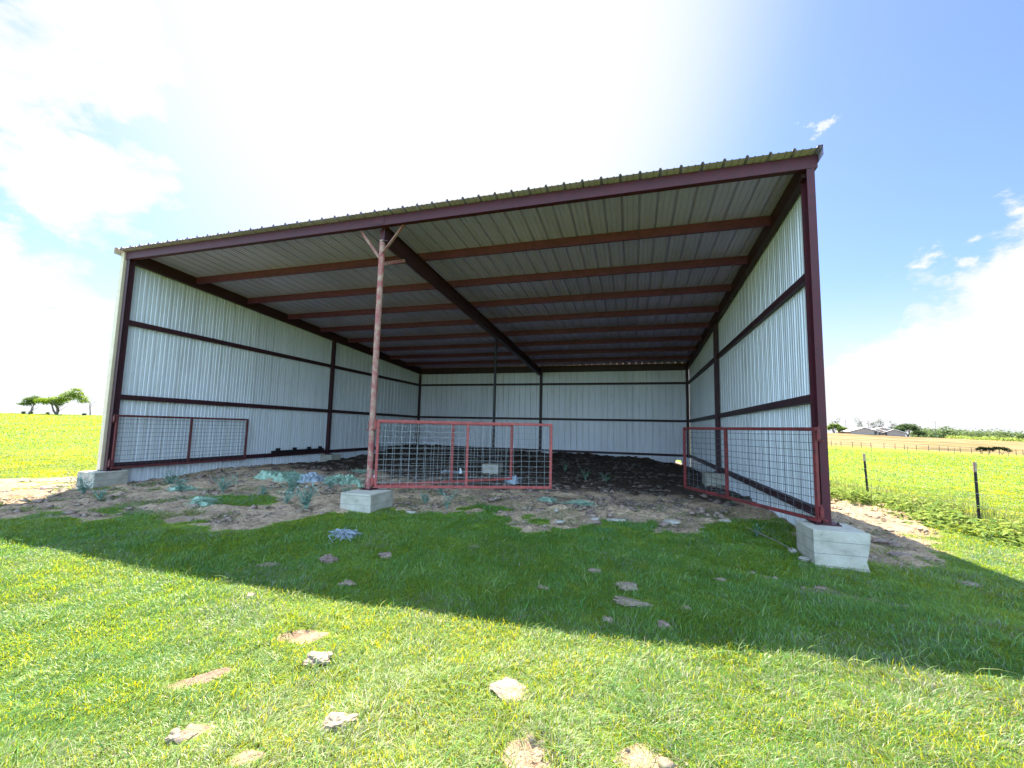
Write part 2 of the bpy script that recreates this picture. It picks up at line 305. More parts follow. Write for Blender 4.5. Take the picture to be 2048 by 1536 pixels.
# ------------------------------------------------------------------ terrain
def terrain(x, y):
    x = np.asarray(x, float); y = np.asarray(y, float)
    front = np.interp(x, [-6, -1, 0, 2, 7, 10, 13, 14.6, 16.5, 18.5], [-.62, -.5, -.47, -.45, -.43, -.47, -.52, -.60, -.74, -.8])
    z = front*(1-sst(-1., -3.2, y))+np.interp(x, [0, 3, 7.6, 10, 11.5, 13, 14.4, 18], [-.45, -.45, -.54, -.52, -.48, -.42, -.36, -.34])*sst(-1., -3.2, y)
    wi = sst(-.6, 1.5, y)*sst(-.35, .1, x)*sst(14.65, 14.3, x)*(1-sst(15.2, 16.5, y))
    fl = np.interp(y, [0, 2, 4, 7, 10, 12.5, 14.6], [-.45, -.43, -.46, -.55, -.42, -.28, -.25])
    mid = np.interp(x, [0, .5, 2.5, 7, 12, 13.5, 14.3], [.13, .12, .03, 0, 0, .02, .04])*sst(1, 3, y)*(1-sst(9, 12, y))
    bk = np.interp(x, [0, 2, 5, 8.2, 10.3, 12.5, 13.8, 14.3], [.0, -.02, -.10, -.15, -.20, -.28, -.48, -.55])
    wb = sst(9.5, 12.6, y)
    z = z*(1-wi)+((fl+mid)*(1-wb)+bk*wb)*wi
    dx = x-CAM[0]; dy = y-CAM[1]
    dep = dx*np.sin(YAW)+dy*np.cos(YAW); lat = dx*np.cos(YAW)-dy*np.sin(YAW)
    r = np.hypot(dx, dy); d = np.maximum(dep, .6*r); tt = lat/np.maximum(d, 1e-3)
    k = np.clip((tt-.78)/.45, 0, 1.1)
    D = [0, 12, 22, 60, 100, 250, 300, 420, 900, 4000]
    zr = np.interp(d, D, [-.8, -.8, -.95, -1.2, -1.41, 2.9, 2.9, -2, -4, -8])*(1-k)+np.interp(d, D, [-.8, -.8, -1.0, -1.7, -2.5, .2, .1, -4, -6, -8])*k
    zl = np.interp(d, [0, 10, 25, 50, 70, 78, 120, 300, 900, 4000], [-.58, -.58, -.25, .85, 1.62, 1.7, 1.3, -3, -6, -8])
    w = sst(-.4, .4, tt); zf = zl*(1-w)+zr*w
    wf = np.maximum(np.maximum(sst(-1.5, -9, x), sst(16.5, 19, x)), np.maximum(sst(17, 24, y), sst(-7, -14, y)))
    return z*(1-wf)+zf*wf
EDX = [-9, -4, 1, 2.7, 3.0, 3.4, 4.0, 4.7, 5.3, 5.8, 6.5, 6.7, 6.9, 7.4, 7.75, 8.7, 9.6, 10.5, 11.3, 11.9, 12.2, 12.7, 13.1, 13.9, 14.3]
EDY = [-1.4, -2.4, -3.0, -2.8, -2.3, -2.0, -2.1, -2.15, -2.0, -1.9, -1.75, -1.2, -.3, -.3, .2, .7, .7, .2, .55, .6, .25, .3, 1.0, 1.4, 1.5]
PATCH = [(9.15, -4.78, .22, .07, .75), (13.75, -1.68, .45, .17, -.45), (11.27, -4.75, .11, .13, 0), (11.9, -4.62, .10, .06, 0), (10.03, -5.15, .08, .04, .3), (9.6, -5.1, .06, .04, .6),
         (6.13, -1.93, .30, .10, .3), (9.4, -4.1, .22, .10, .5), (10.4, -5.3, .2, .1, .2)]
def masks(x, y):
    n = fbm(x, y, 1.3, 4, 3)-.5; n2 = fbm(x, y, .35, 3, 5)-.5
    ed = np.interp(x, EDX, EDY)
    n4 = fbm(x, y, .7, 3, 15)-.5; dirt = sst(-.22, .22, (y-ed)+n*1.1+n2*1.3+n4*1.6)
    inx = (x > -.1) & (x < 14.35)
    top = np.where(inx, 99., np.interp(x, [-6, -3.3, -1.5, -.1], [-.2, .8, 2.5, 9]))
    dirt = dirt*sst(.4, -.4, y-top+n*1.2)*(x < 14.35)
    # tan strip outside the right wall
    rx = np.interp(y, [-.2, .3, 1.2, 2.4, 4, 5.4, 7.2, 8.3, 10.5, 15], [14.9, 15.5, 16.0, 16.8, 17.5, 17.9, 18.0, 17.9, 17.6, 17.2])
    dr = sst(.5, -.4, x-rx+n*1.6+n2*.6)*(x > 14.3)*sst(-.3, .6, y+n*1.5)*(y < 17)
    dirt = np.maximum(dirt, dr)
    # green islands in the tan front
    isl = np.exp(-(((x-4.6)/1.3)**2+((y+.35+.3*(x-4.6)*.0)/.75)**2)*1.3)
    dirt = dirt*(1-sst(.35, .7, isl+n*.9))
    for (px, py, ra, rb, an) in PATCH:
        ca, sa = math.cos(an), math.sin(an); u = ((x-px)*ca+(y-py)*sa)/ra; v = (-(x-px)*sa+(y-py)*ca)/rb
        dirt = np.maximum(dirt, sst(1.3, .6, np.sqrt(u*u+v*v)+n2*2.2+(vnoise(x, y, .05)-.5)*.9))
    man = sst(2.2, 5.2, y+n*2.2+np.interp(x, [0, 5, 8, 11, 14], [-1.2, -.6, .6, .0, .2]))*(x > -.1)*(x < 14.35)*(y < 15)
    man = np.maximum(man, .55*sst(.1, .25, n)*sst(-.5, 1, y)*inx*(y < 15))
    return np.clip(dirt, 0, 1), np.clip(man, 0, 1)
def axis(a, b, st, lo, hi):
    g = list(np.arange(a, b, st)); s = st; v = g[-1]
    while v < hi: s *= 1.09; v += s; g.append(v)
    s = st; v = g[0]; l = []
    while v > lo: s *= 1.09; v -= s; l.append(v)
    return np.array(l[::-1]+g)
gx = axis(-3, 19.5, .06, -3500, 3500); gy = axis(-5.6, 15.2, .06, -500, 4000)
X, Y = np.meshgrid(gx, gy); Z = terrain(X, Y)
dm, mm = masks(X, Y)
ramp_n = np.exp(-np.maximum(0, np.hypot(X-9, Y-4)-16)/8)
Z = Z+ramp_n*dm*((fbm(X, Y, .35, 4, 1)-.5)*.17+dm*(fbm(X, Y, .15, 2, 7)-.5)*.075+(fbm(X, Y, 1.6, 2, 2)-.5)*.06)
inside = sst(0, .4, X)*sst(14.4, 14, X)*sst(2, 6, Y)*(Y < 15.2)
Z = Z+inside*((fbm(X, Y, .7, 5, 8)-.42)*.26)
Z = Z+ramp_n*(1-dm)*(fbm(X, Y, .5, 3, 4)-.5)*.07
dx = X-CAM[0]; dy = Y-CAM[1]; dep = dx*math.sin(YAW)+dy*math.cos(YAW); lat = dx*math.cos(YAW)-dy*math.sin(YAW)
tt = lat/np.maximum(dep, 1); hayd = 101+np.clip(tt-1, -1, 1)*-4+(fbm(X, Y, 14, 2, 6)-.5)*5
hay = sst(-1.5, 1.5, dep-hayd)*(tt > .2)
hay = np.maximum(hay, 0)
cols = np.stack([dm, hay, mm], -1).reshape(-1, 3)
V = np.stack([X, Y, Z], -1).reshape(-1, 3); nx, ny = len(gx), len(gy)
ii = (np.arange(ny-1)[:, None]*nx+np.arange(nx-1)[None]).ravel()
Fi = np.stack([ii, ii+1, ii+nx+1, ii+nx], 1).ravel()
g = np_mesh('ground', V, Fi, np.full(len(ii), 4), M['ground'], cols=cols, smooth=True); tag(g, kind='structure')
def gz(x, y): 
    return float(terrain(x, y))

# ------------------------------------------------------------------ the shelter
zr = lambda y: 5.15-.052*y            # underside of the roof sheet
BAY = 7.27; D = 14.6; W = 14.36
S = empty('livestock_shelter', (7.1, 7.3, -.1)); S0 = Vector((7.1, 7.3, -.1))
tag(S, 'large open fronted metal shelter with white ribbed walls and dark red steel frame', 'shed')
def part(mb, name, m, parent=None):
    o = mb.build(name, m, parent or S)
    if parent is None:
        o.location = -S0
    return o
def ibeam_v(x, y, z0, z1, w=.10, d=.24, tf=.012, tw=.01):     # flanges face +-y
    b = MB(); b.box(x-w/2, x+w/2, y-d/2, y-d/2+tf, z0, z1); b.box(x-w/2, x+w/2, y+d/2-tf, y+d/2, z0, z1); b.box(x-tw/2, x+tw/2, y-d/2+tf, y+d/2-tf, z0, z1); return b
def plate(x, y, w, d, z, parent):
    b = MB(); b.box(x-w/2, x+w/2, y-d/2, y+d/2, z, z+.014)
    p = part(b, 'base_plate', M['red_steel'], parent)
    for sx_ in (-1, 1):
        for sy in (-1, 1):
            b = MB(); cx, cy = x+sx_*(w/2-.03), y+sy*(d/2-.03)
            b.tube([(cx, cy, z+.0145), (cx, cy, z+.05)], .009, 6); b.tube([(cx, cy, z+.0145), (cx, cy, z+.03)], .017, 6); 
            for q in range(len(b.v)): pass
            b.build('anchor_bolt', M['black_steel'], parent)
    return p
# posts
for x in (.035, 14.29):
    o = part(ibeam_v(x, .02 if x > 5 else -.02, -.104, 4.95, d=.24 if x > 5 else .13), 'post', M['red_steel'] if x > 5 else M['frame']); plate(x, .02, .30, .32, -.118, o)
for x in (.045, 14.27):
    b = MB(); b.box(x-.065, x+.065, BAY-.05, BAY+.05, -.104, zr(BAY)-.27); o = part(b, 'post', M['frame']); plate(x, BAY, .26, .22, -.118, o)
for x, y in ((.045, D-.05), (7.14, D-.06), (14.27, D-.05)):
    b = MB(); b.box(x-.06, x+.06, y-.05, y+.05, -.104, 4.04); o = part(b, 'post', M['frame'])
# front pipe post
cx = 7.035
b = MB(); b.tube([(cx+.005, .06, -.104), (cx, .06, 2.2), (cx+.01, .06, 4.72)], .058, 16); o = part(b, 'pipe_post', M['pipe']); plate(cx, .06, .24, .24, -.118, o)
for e, nm in (((6.60, .03, 4.955), 'l'), ((7.55, .03, 4.955), 'r'), ((7.14, .75, 4.62), 'b')):
    s_ = Vector((cx, .06 if nm != 'b' else .11, 4.38 if nm != 'b' else 4.30)); e = Vector(e); d = (e-s_).normalized()
    side = d.cross(Vector((0, 1, 0))) if nm != 'b' else d.cross(Vector((1, 0, 0))); side.normalize(); nrm = d.cross(side).normalized()
    b = MB()
    for (u, w_) in (((0, .062), (0, .008)), ((0, .008), (.0085, .062))):
        c8 = [s_+side*a_+nrm*c_ for a_, c_ in ((u[0], w_[0]), (u[1], w_[0]), (u[1], w_[1]), (u[0], w_[1]))]; c9 = [p+(e-s_) for p in c8]
        b.add(c8+c9, [(3, 2, 1, 0), (4, 5, 6, 7), (0, 1, 5, 4), (1, 2, 6, 5), (2, 3, 7, 6), (3, 0, 4, 7)])
    b.build('knee_brace', M['pipe'], o)
b = MB(); b.box(cx-.05, cx+.05, .055, .065, 4.722, 4.95); b.build('top_plate', M['red_steel'], o)
b = MB(); b.tube([(7.13, 7.0, -.11), (7.13, 7.0, 4.2)], .045, 12); part(b, 'pipe_post', M['black_steel'])
# front header: rectangular tube with welded cap plates, back eave beam
b = MB(); b.box(-.03, 14.38, -.105, .0, 4.952, 5.145); part(b, 'header_beam', M['red_steel'])
b = MB(); b.box(6.90, 7.17, -.112, -.106, 4.975, 5.13); part(b, 'splice_plate', M['red_steel'])
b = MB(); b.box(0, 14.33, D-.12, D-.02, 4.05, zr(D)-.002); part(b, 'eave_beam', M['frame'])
# rafters
for x in (.02, 14.22):
    b = MB(); b.sheared(x, x+.10, .002, D-.121, 4.865, 4.865-.0565*D, .0); b.v = []; b.f = []; b.sm = []
    ya, yb = .002, D-.121; z0 = lambda y: 4.875-.0565*y
    v = [(xx, yy, zz) for yy in (ya, yb) for xx, zz in ((x, z0(yy)), (x+.1, z0(yy)), (x+.1, zr(yy)-.003), (x, zr(yy)-.003))]
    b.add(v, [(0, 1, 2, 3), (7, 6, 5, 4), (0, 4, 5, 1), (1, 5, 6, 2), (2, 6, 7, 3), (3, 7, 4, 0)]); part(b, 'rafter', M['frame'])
b = MB()
def slab(b, x0, x1, ya, yb, zb, zt):
    v = [(xx, yy, zz) for yy in (ya, yb) for xx, zz in ((x0, zb(yy)), (x1, zb(yy)), (x1, zt(yy)), (x0, zt(yy)))]
    b.add(v, [(0, 1, 2, 3), (7, 6, 5, 4), (0, 4, 5, 1), (1, 5, 6, 2), (2, 6, 7, 3), (3, 7, 4, 0)])
rb = lambda y: 4.68-.0555*y; rtp = lambda y: zr(y)-.185
slab(b, 7.03, 7.19, .005, D-.13, rb, lambda y: rb(y)+.014); slab(b, 7.03, 7.19, .005, D-.13, lambda y: rtp(y)-.014, rtp); slab(b, 7.104, 7.116, .005, D-.13, lambda y: rb(y)+.014, lambda y: rtp(y)-.014)
part(b, 'rafter', M['frame'])
# purlins: C sections, lips facing back
for k in range(1, 9):
    y = 1.622*k-.12; b = MB(); zt = zr(y)-.004; h = .178
    b.box(.122, 14.218, y-.0, y+.006, zt-h, zt); b.box(.122, 14.218, y+.006, y+.062, zt-h, zt-h+.006); b.box(.122, 14.218, y+.006, y+.062, zt-.011, zt-.005)
    part(b, 'purlin', M['purlin'])
# girts
for z in (-.01, 1.61, 3.43):
    for x0, x1 in ((-.026, .05), (14.265, 14.345)):
        b = MB()
        for ya, yb in ((.047 if x0 < 5 else .145, BAY-.052), (BAY+.052, D-.105)):
            xo, xi = (x0, x1) if x0 < 5 else (x1, x0); s_ = 1 if x0 < 5 else -1
            lo_, hi_ = sorted((xi-s_*.006, xi)); b.box(lo_, hi_, ya, yb, z-.06, z+.06)
            lo_, hi_ = sorted((xo, xi-s_*.006)); b.box(lo_, hi_, ya, yb, z+.054, z+.06); b.box(lo_, hi_, ya, yb, z-.06, z-.054)
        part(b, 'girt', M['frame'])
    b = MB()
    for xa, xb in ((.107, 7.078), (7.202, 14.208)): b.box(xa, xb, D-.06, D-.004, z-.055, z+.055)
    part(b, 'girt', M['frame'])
# ribbed sheets
def profile(L_, off=0):
    pts = []; k = 0; p = .3048; x = off-p
    P = [(-.030, 0), (-.012, .040), (.012, .040), (.030, 0), (.086, 0), (.095, .010), (.107, .010), (.116, 0), (.188, 0), (.197, .010), (.209, .010), (.218, 0)]
    out_ = []
    while x < L_+p:
        for a_, h_ in P: out_.append((x+a_, h_))
        x += p
    out_ = [(min(max(a_, 0), L_), h_) for a_, h_ in out_ if -.02 <= a_ <= L_+.02]
    if out_[0][0] > 0: out_.insert(0, (0, out_[0][1]))
    if out_[-1][0] < L_: out_.append((L_, out_[-1][1]))
    return out_
def sheet(b, pr, fn):    # fn(a,h,end)->point
    v = [fn(a_, h_, 0) for a_, h_ in pr]+[fn(a_, h_, 1) for a_, h_ in pr]; n = len(pr)
    b.add(v, [(i, i+1, n+i+1, n+i) for i in range(n-1)])
b = MB(); sheet(b, profile(D+.05, .15), lambda a_, h_, e: (-.03-h_, a_+.0, (-.75 if e == 0 else zr(a_)-.006))); part(b, 'wall_sheet', M['wall_y'])
b = MB(); sheet(b, profile(D-.12, .15), lambda a_, h_, e: (14.35+h_, a_+.17, (-.85 if e == 0 else zr(a_+.17)-.006))); part(b, 'wall_sheet', M['wall_y'])
b = MB(); sheet(b, profile(14.345, .2), lambda a_, h_, e: (a_, D+h_, ((-.62-.012*a_ if not 13.7 < a_ < 14.0 else -.24) if e == 0 else zr(D)-.02))); part(b, 'wall_sheet', M['wall_x'])
b = MB(); sheet(b, profile(14.52, .16), lambda a_, h_, e: (a_-.13, (-.25 if e == 0 else D+.10), zr(-.25 if e == 0 else D+.10)+h_)); part(b, 'roof_sheet', M['roof'])
# trims: corner angles on the front edges of both side walls, rake trims along the roof edges
b = MB(); b.box(-.155, -.045, -.135, -.131, -.12, zr(0)-.03); b.box(-.159, -.155, -.135, .10, -.12, zr(0)-.03); b.box(-.045, -.041, -.131, -.03, -.12, zr(0)-.03); part(b, 'corner_trim', M['trim'])
for x0, x1, xs in ((-.19, -.13, -.194), (14.355, 14.40, 14.40)):
    b = MB(); slab(b, x0, x1, -.262, D+.1, lambda y: zr(y)+.030, lambda y: zr(y)+.034); slab(b, xs, xs+.004, -.262, D+.1, lambda y: zr(y)-.11, lambda y: zr(y)+.034); part(b, 'rake_trim', M['trim'] if x0 < 5 else M['roof'])

# ------------------------------------------------------------------ concrete piers
def pier(x0, x1, y0, y1, zt, zb, label, chip=False):
    cx_, cy_ = (x0+x1)/2, (y0+y1)/2
    bm = bmesh.new(); bmesh.ops.create_cube(bm, size=1)
    for v in bm.verts: v.co = Vector((v.co.x*(x1-x0), v.co.y*(y1-y0), (v.co.z+.5)*(zt-zb)))
    bmesh.ops.subdivide_edges(bm, edges=bm.edges[:], cuts=9, use_grid_fill=True)
    rs = random.Random(int(x0*10)+3)
    for v in bm.verts:
        v.co += Vector((rs.uniform(-1, 1), rs.uniform(-1, 1), rs.uniform(-1, 1)))*.0025
        if chip and v.co.x > (x1-x0)/2-.02:
            h_ = v.co.z/(zt-zb); v.co.x -= .05*math.exp(-((h_-.62)/.13)**2)*(.7+.5*rs.random())*(1 if v.co.y < .1 else .4)
            if h_ < .9: v.co.x -= .012*rs.random()
    me = bpy.data.meshes.new('concrete_pier'); bm.to_mesh(me); bm.free(); me.materials.append(M['concrete'])
    o = bpy.data.objects.new('concrete_pier', me); C.objects.link(o); o.location = (cx_, cy_, zb); bevel(o, .012, 2)
    tag(o, label, 'concrete pier', 'concrete piers under the shelter posts'); return o
ZT = -.122
pier(-.30, .27, -.40, .26, ZT, -.9, 'square concrete pier under the front post beside the sunlit bare strip')
pier(6.83, 7.45, -.47, .24, ZT, -.9, 'square concrete pier under the worn red pipe post of the front')
pier(13.99, 14.60, -.485, .12, ZT, -1.0, 'large pale concrete pier with a chipped edge, nearest under the tall front post', True)
pier(-.06, .50, BAY-.3, BAY+.25, ZT, -.9, 'small stained concrete pier at the middle post of the left wall')
pier(13.85, 14.42, BAY-.25, BAY+.3, ZT, -.9, 'concrete pier at the middle post of the right wall, seen through the gate mesh')
pier(6.85, 7.42, 6.72, 7.28, ZT-.03, -.9, 'white concrete pier in the middle of the dark floor under the thin pole')
pier(6.85, 7.40, D-.55, D-.02, ZT-.02, -.9, 'concrete pier half buried in manure at the middle of the back wall')
pier(-.02, .45, D-.50, D-.02, ZT+.04, -.9, 'concrete pier half buried in the far left back corner')

# ------------------------------------------------------------------ gates
def gate(name_label, hinge, end, zb, h, mt, pin_side, midf=.5, meshn=.15, hm=None):
    hx, hy = hinge; ex, ey = end; Lg = math.hypot(ex-hx, ey-hy); a_ = math.atan2(ey-hy, ex-hx)
    root = empty('mesh_gate', (hx, hy, zb), a_); tag(root, name_label, 'gate', 'wire mesh gates of the shelter')
    s_ = .022
    def sq(x0, x1, z0, z1, nm, m_=None): 
        b = MB(); b.box(x0, x1, -s_, s_, z0, z1); o = b.build(nm, m_ or mt, root); bevel(o, .005, 2); return o
    sq(.0, Lg, h-.05, h, 'top_rail'); sq(.0, Lg, 0, .05, 'bottom_rail')
    for xx in (.0, Lg*midf-.025, Lg-.05): sq(xx, xx+.05, .0505, h-.0505, 'stile')
    b = MB(); n = int(round(Lg/meshn))
    for i in range(1, n):
        xx = Lg*i/n; j = random.uniform(-.006, .006); b.tube([(xx+j, -.018, .03), (xx, -.019, h/2), (xx-j, -.018, h-.03)], .0022 if mt is M['salmon'] else .0040, 5, False)
    m_ = 12
    for k in range(1, m_):
        zz = h*(k/m_); b.tube([(.03+Lg*q/8*.985, -.025+random.uniform(-.002, .002), zz+random.uniform(-.003, .003)) for q in range(9)], .0022 if mt is M['salmon'] else .0040, 5, False)
    b.build('wire_panel', M['wire'] if mt is M['salmon'] else M['dark_wire'], root)
    for zz in (.07, h-.16):
        b = MB(); b.tube([(-.035, 0, zz), (-.035, 0, zz+.13)], .024, 10); b.box(-.012, -.0005, -.02, .02, zz+.02, zz+.11); hg = b.build('hinge', hm or mt, root)
        b = MB(); b.tube([(-.035, 0, zz-.03), (-.035, 0, zz+.17)], .011, 8); b.tube([(-.035, 0, zz-.025), (-.11, 0, zz-.025)], .011, 8); b.build('hinge_pin', hm or mt, hg)
    return root
GH = 1.27
gate('salmon red mesh gate nearest the viewer, hung on the pipe post and swung halfway inward', (7.17, .02), (10.25, 1.39), -.085, GH, M['salmon'], 1, .505)
gate('faded red mesh gate behind the salmon one, swung deeper into the shelter', (6.96, .15), (9.10, 2.55), -.10, GH, M['salmon'], 1, .53)
gate('dark red mesh gate folded back flat against the left wall', (.13, -.03), (.13, 3.50), -.085, GH, M['gate_dark'], 1, .5)
gate('rusty red mesh gate hung on the tall right front post and swung inward', (14.19, -.15), (12.82, 2.78), -.085, GH, M['gate_red'], 1, .58)

# ------------------------------------------------------------------ black rail with lugs on the left wall
rl = empty('feeder_rail', (.12, 4.5, .03)); tag(rl, 'black steel rail with four upright lugs lying on the bottom girt of the left wall', 'rail')
b = MB(); b.box(-.03, .03, 0, 2.45, .03, .11); b.build('rail_bar', M['black_steel'], rl)
for yy in (.18, .92, 1.62, 2.2):
    b = MB(); b.box(-.03, .03, yy, yy+.14, .1105, .19); b.build('lug', M['black_steel'], rl)

# ------------------------------------------------------------------ clods, rocks, netting
def lump(name, x, y, r, hgt, m_, seed, label, cat, group=None, asp=1, an=0, sink=.3, rough=.35):
    r *= .72; rough *= .42; hgt *= .7
    rs = random.Random(seed); bm = bmesh.new(); bmesh.ops.create_icosphere(bm, subdivisions=4, radius=1)
    ph = [(rs.uniform(2, 4), Vector((rs.uniform(-1, 1), rs.uniform(-1, 1), rs.uniform(-1, 1))).normalized(), rs.uniform(0, 6)) for _ in range(7)]
    ph += [(rs.uniform(7, 16), Vector((rs.uniform(-1, 1), rs.uniform(-1, 1), rs.uniform(-1, 1))).normalized(), rs.uniform(0, 6)) for _ in range(12)]
    for v in bm.verts:
        n_ = v.co.normalized(); d = 0
        for f_, dd, o_ in ph: d += math.sin(f_*n_.dot(dd)*1.6+o_)*rough/(f_**.8)
        d += rs.uniform(-.04, .04)*rough*2; c_ = n_*(1+d)
        zz = c_.z*hgt; zz = zz if zz < .8*hgt else .8*hgt+(zz-.8*hgt)*.3
        v.co = Vector((c_.x*r*asp, c_.y*r/asp**.5, zz))
    me = bpy.data.meshes.new(name); bm.to_mesh(me); bm.free(); me.materials.append(m_)
    o = bpy.data.objects.new(name, me); C.objects.link(o); o.location = (x, y, gz(x, y)+hgt*(.6-sink)); o.rotation_euler = (rs.uniform(-.1, .1), rs.uniform(-.1, .1), an)
    tag(o, label, cat, group); return o
CG = 'dried mud clods on the lawn'
for i, (x, y, r, hg, asp, an, dk, lb) in enumerate([
    (9.75, -4.33, .10, .05, 1.3, .3, 0, 'lumpy tan clod in sunlit grass, just above and right of the long pale bare patch'),
    (10.29, -4.80, .085, .045, 1.4, .5, 0, 'tan elongated clod in sunlit grass throwing a dark shadow, lower middle left'),
    (11.12, -4.31, .13, .035, 1.3, 0, 0, 'flat pale cracked clod in the sunlit grass at lower centre'),
    (9.57, -5.13, .05, .03, 1.2, .6, 0, 'small straw coloured clod near the bottom left edge of the lawn'),
    (8.37, -2.59, .12, .08, 1, .6, 1, 'upright brown clod in the shaded grass below the middle pier'),
    (9.05, -3.12, .10, .05, 1.2, 0, 0, 'grey crumbly clod in shaded grass near the shadow edge left of centre'),
    (8.91, -2.26, .08, .05, 1.2, .4, 1, 'small brown clod with dry stalks beside the blue grey scrap'),
    (10.94, -2.64, .08, .04, 1.2, 0, 0, 'small pale clod in the middle of the shaded lawn'),
    (11.38, -1.95, .07, .04, 1.2, 0, 0, 'tiny pale clod in shaded grass, right of centre and nearest the dirt'),
    (11.73, -2.35, .11, .05, 1.2, .3, 0, 'crumbly grey clod in shaded grass right of centre'),
    (11.78, -2.76, .14, .045, 1.5, -.2, 0, 'wide flat brown grey clod in the shade under the crumbly one'),
    (11.59, -3.19, .055, .05, 1, 0, 0, 'upright small clod on the shadow edge at centre'),
    (12.02, -3.17, .06, .05, 1, .4, 1, 'small dark clod on the shadow edge right of centre'),
    (12.24, -2.76, .05, .035, 1.1, 0, 0, 'tiny round pale clod in shade, between centre and the big pier'),
    (12.68, -1.75, .06, .035, 1.2, 0, 0, 'small tan clod in shade left of the bare patch by the big pier'),
    (15.66, -.24, .10, .04, 1.4, 0, 1, 'brown flat clod in shaded grass right of the big chipped pier'),
    (9.82, -1.60, .07, .035, 1.2, 0, 0, 'small yellowish clod in shaded grass below the salmon gate'),
    (8.41, -3.65, .06, .04, 1.1, 0, 0, 'small grey clod in sunlit grass just inside the shadow edge at left'),
    (7.89, -2.95, .10, .045, 1.5, .5, 1, 'low brown clod among dry stalks in shade left of the middle'),
    (15.75, 1.75, .22, .10, 1.4, .4, 1, 'big dark clod heap behind the chipped pier on the shadow line'),
    (15.55, .9, .14, .06, 1.4, 0, 1, 'flat brown clod against the chipped pier side in the shade')]):
    lump('mud_clod', x, y, r, hg, M['clod_dark' if dk else 'clod'], 100+i, lb, 'clod', CG, asp, an, rough=.5)
for i, (x, y, r, hg, asp, an, dk, lb) in enumerate([
    (11.50, .67, .16, .06, 1.3, .2, 0, 'flat grey pink stone on the dirt edge, right of the salmon gate'),
    (10.41, 1.08, .06, .05, 1, 0, 0, 'small round pale stone under the free end of the salmon gate'),
    (8.96, 1.80, .05, .04, 1, 0, 0, 'small pale stone in dirt under the middle of the salmon gate'),
    (11.15, .62, .10, .05, 1.1, 0, 0, 'rounded tan stone left of the flat grey stone'),
    (10.61, .26, .08, .04, 1.3, 0, 0, 'low tan stone at the lawn edge below the gate end'),
    (7.75, -.08, .06, .04, 1, 0, 0, 'white stone at the right foot of the middle pier'),
    (8.04, -.12, .09, .04, 1.4, 0, 0, 'long pale stone just right of the white one by the middle pier'),
    (13.90, .0, .07, .07, 1, 0, 0, 'pale rubble lump at the left side of the big chipped pier'),
    (13.93, -.32, .10, .07, 1.2, 1.5, 0, 'larger pale rubble lump at the front left foot of the big chipped pier'),
    (12.4, .9, .14, .06, 1.3, -.2, 0, 'white chalky stone slab in the dirt below the right gate'),
    (13.3, 1.3, .10, .05, 1.3, -.2, 0, 'white chalky stone close to the ribbed wall below the right gate')]):
    lump('stone', x, y, r, hg, M['rock'], 300+i, lb, 'stone', 'loose stones around the shelter front', asp, an, rough=.3)
def netting(x, y, rx, ry, h, m_, seed, label, an=0):
    rs = np.random.default_rng(seed); n = 64; u, v = np.meshgrid(np.linspace(-1, 1, n), np.linspace(-1, 1, n))
    r = np.sqrt(u*u+v*v)/1.15; fall = np.clip(1-r**2.2, 0, 1)
    xx = u*rx; yy = v*ry; ca, sa = math.cos(an), math.sin(an); gx_ = x+xx*ca-yy*sa; gy_ = y+xx*sa+yy*ca
    f1 = fbm(gx_, gy_, .26, 5, seed)-.34+.55*(vnoise(gx_, gy_, .045, seed)-.5)*(fbm(gx_, gy_, .3, 2, seed+9))
    zz = terrain(gx_, gy_)-.005+1.5*h*fall*np.clip(f1*2.2, 0, 1)-.14*sst(.55, .95, r+1.1*(fbm(gx_, gy_, .3, 3, seed+3)-.5))
    Vn = np.stack([gx_+rs.normal(0, rx*.007, gx_.shape), gy_+rs.normal(0, ry*.007, gx_.shape), zz], -1).reshape(-1, 3)
    i2 = (np.arange(n-1)[:, None]*n+np.arange(n-1)[None]).ravel()
    Vn0 = Vn.mean(0); 
    # loose strands standing out of the heap
    o = np_mesh('netting_heap', Vn-Vn0, np.stack([i2, i2+1, i2+n+1, i2+n], 1).ravel(), np.full(len(i2), 4), m_)
    o.location = Vn0
    b = MB()
    for k in range(int(170*rx)+24):
        a_ = rs.uniform(0, 6.28); q = rs.uniform(0, .8); px_, py_ = x+math.cos(a_)*q*rx, y+math.sin(a_)*q*ry; z_ = gz(px_, py_)+h*.35
        pts = [(px_+rs.normal(0, .03)*j, py_+rs.normal(0, .03)*j, z_+h*.5*math.sin(j*1.1)+rs.normal(0, .01)) for j in range(5)]
        b.tube(pts, .0045, 4, False)
    st = b.build('loose_strand', m_, o); st.location = -Vn0
    tag(o, label, 'netting', 'discarded bale netting on the shelter floor'); return o
netting(2.75, 2.35, 1.0, .45, .20, M['net_green'], 1, 'long pale green netting heap lying along the left wall', .2)
netting(3.75, 2.30, .40, .36, .17, M['net_blue'], 2, 'blue grey netting heap between the two green ones')
netting(4.75, 2.35, .75, .35, .20, M['net_green'], 3, 'bright pale green netting heap just left of the pipe post', -.25)
netting(3.6, 4.6, .5, .35, .14, M['net_green'], 4, 'small dull green netting heap farther back in the shade left of the pipe post')
netting(4.2, -.9, .26, .2, .12, M['net_green'], 5, 'small mint green scrap of netting in the green island left of the middle pier')
netting(2.35, .05, .40, .14, .09, M['net_green'], 6, 'mint green netting strip at the foot of the leafy weeds near the left wall', .4)
netting(7.97, -1.78, .17, .12, .10, M['net_blue'], 7, 'blue grey netting scrap in the lawn below the middle pier')
netting(10.06, 1.95, .2, .13, .08, M['net_green'], 8, 'small mint green scrap on the dirt below the free end of the salmon gate')
netting(10.8, 1.9, .28, .14, .08, M['net_green'], 9, 'pale green scrap on the dirt right of the salmon gate')
netting(8.49, 4.78, .28, .2, .2, M['net_blue'], 10, 'blue grey netting heap inside, seen low through the salmon gate')
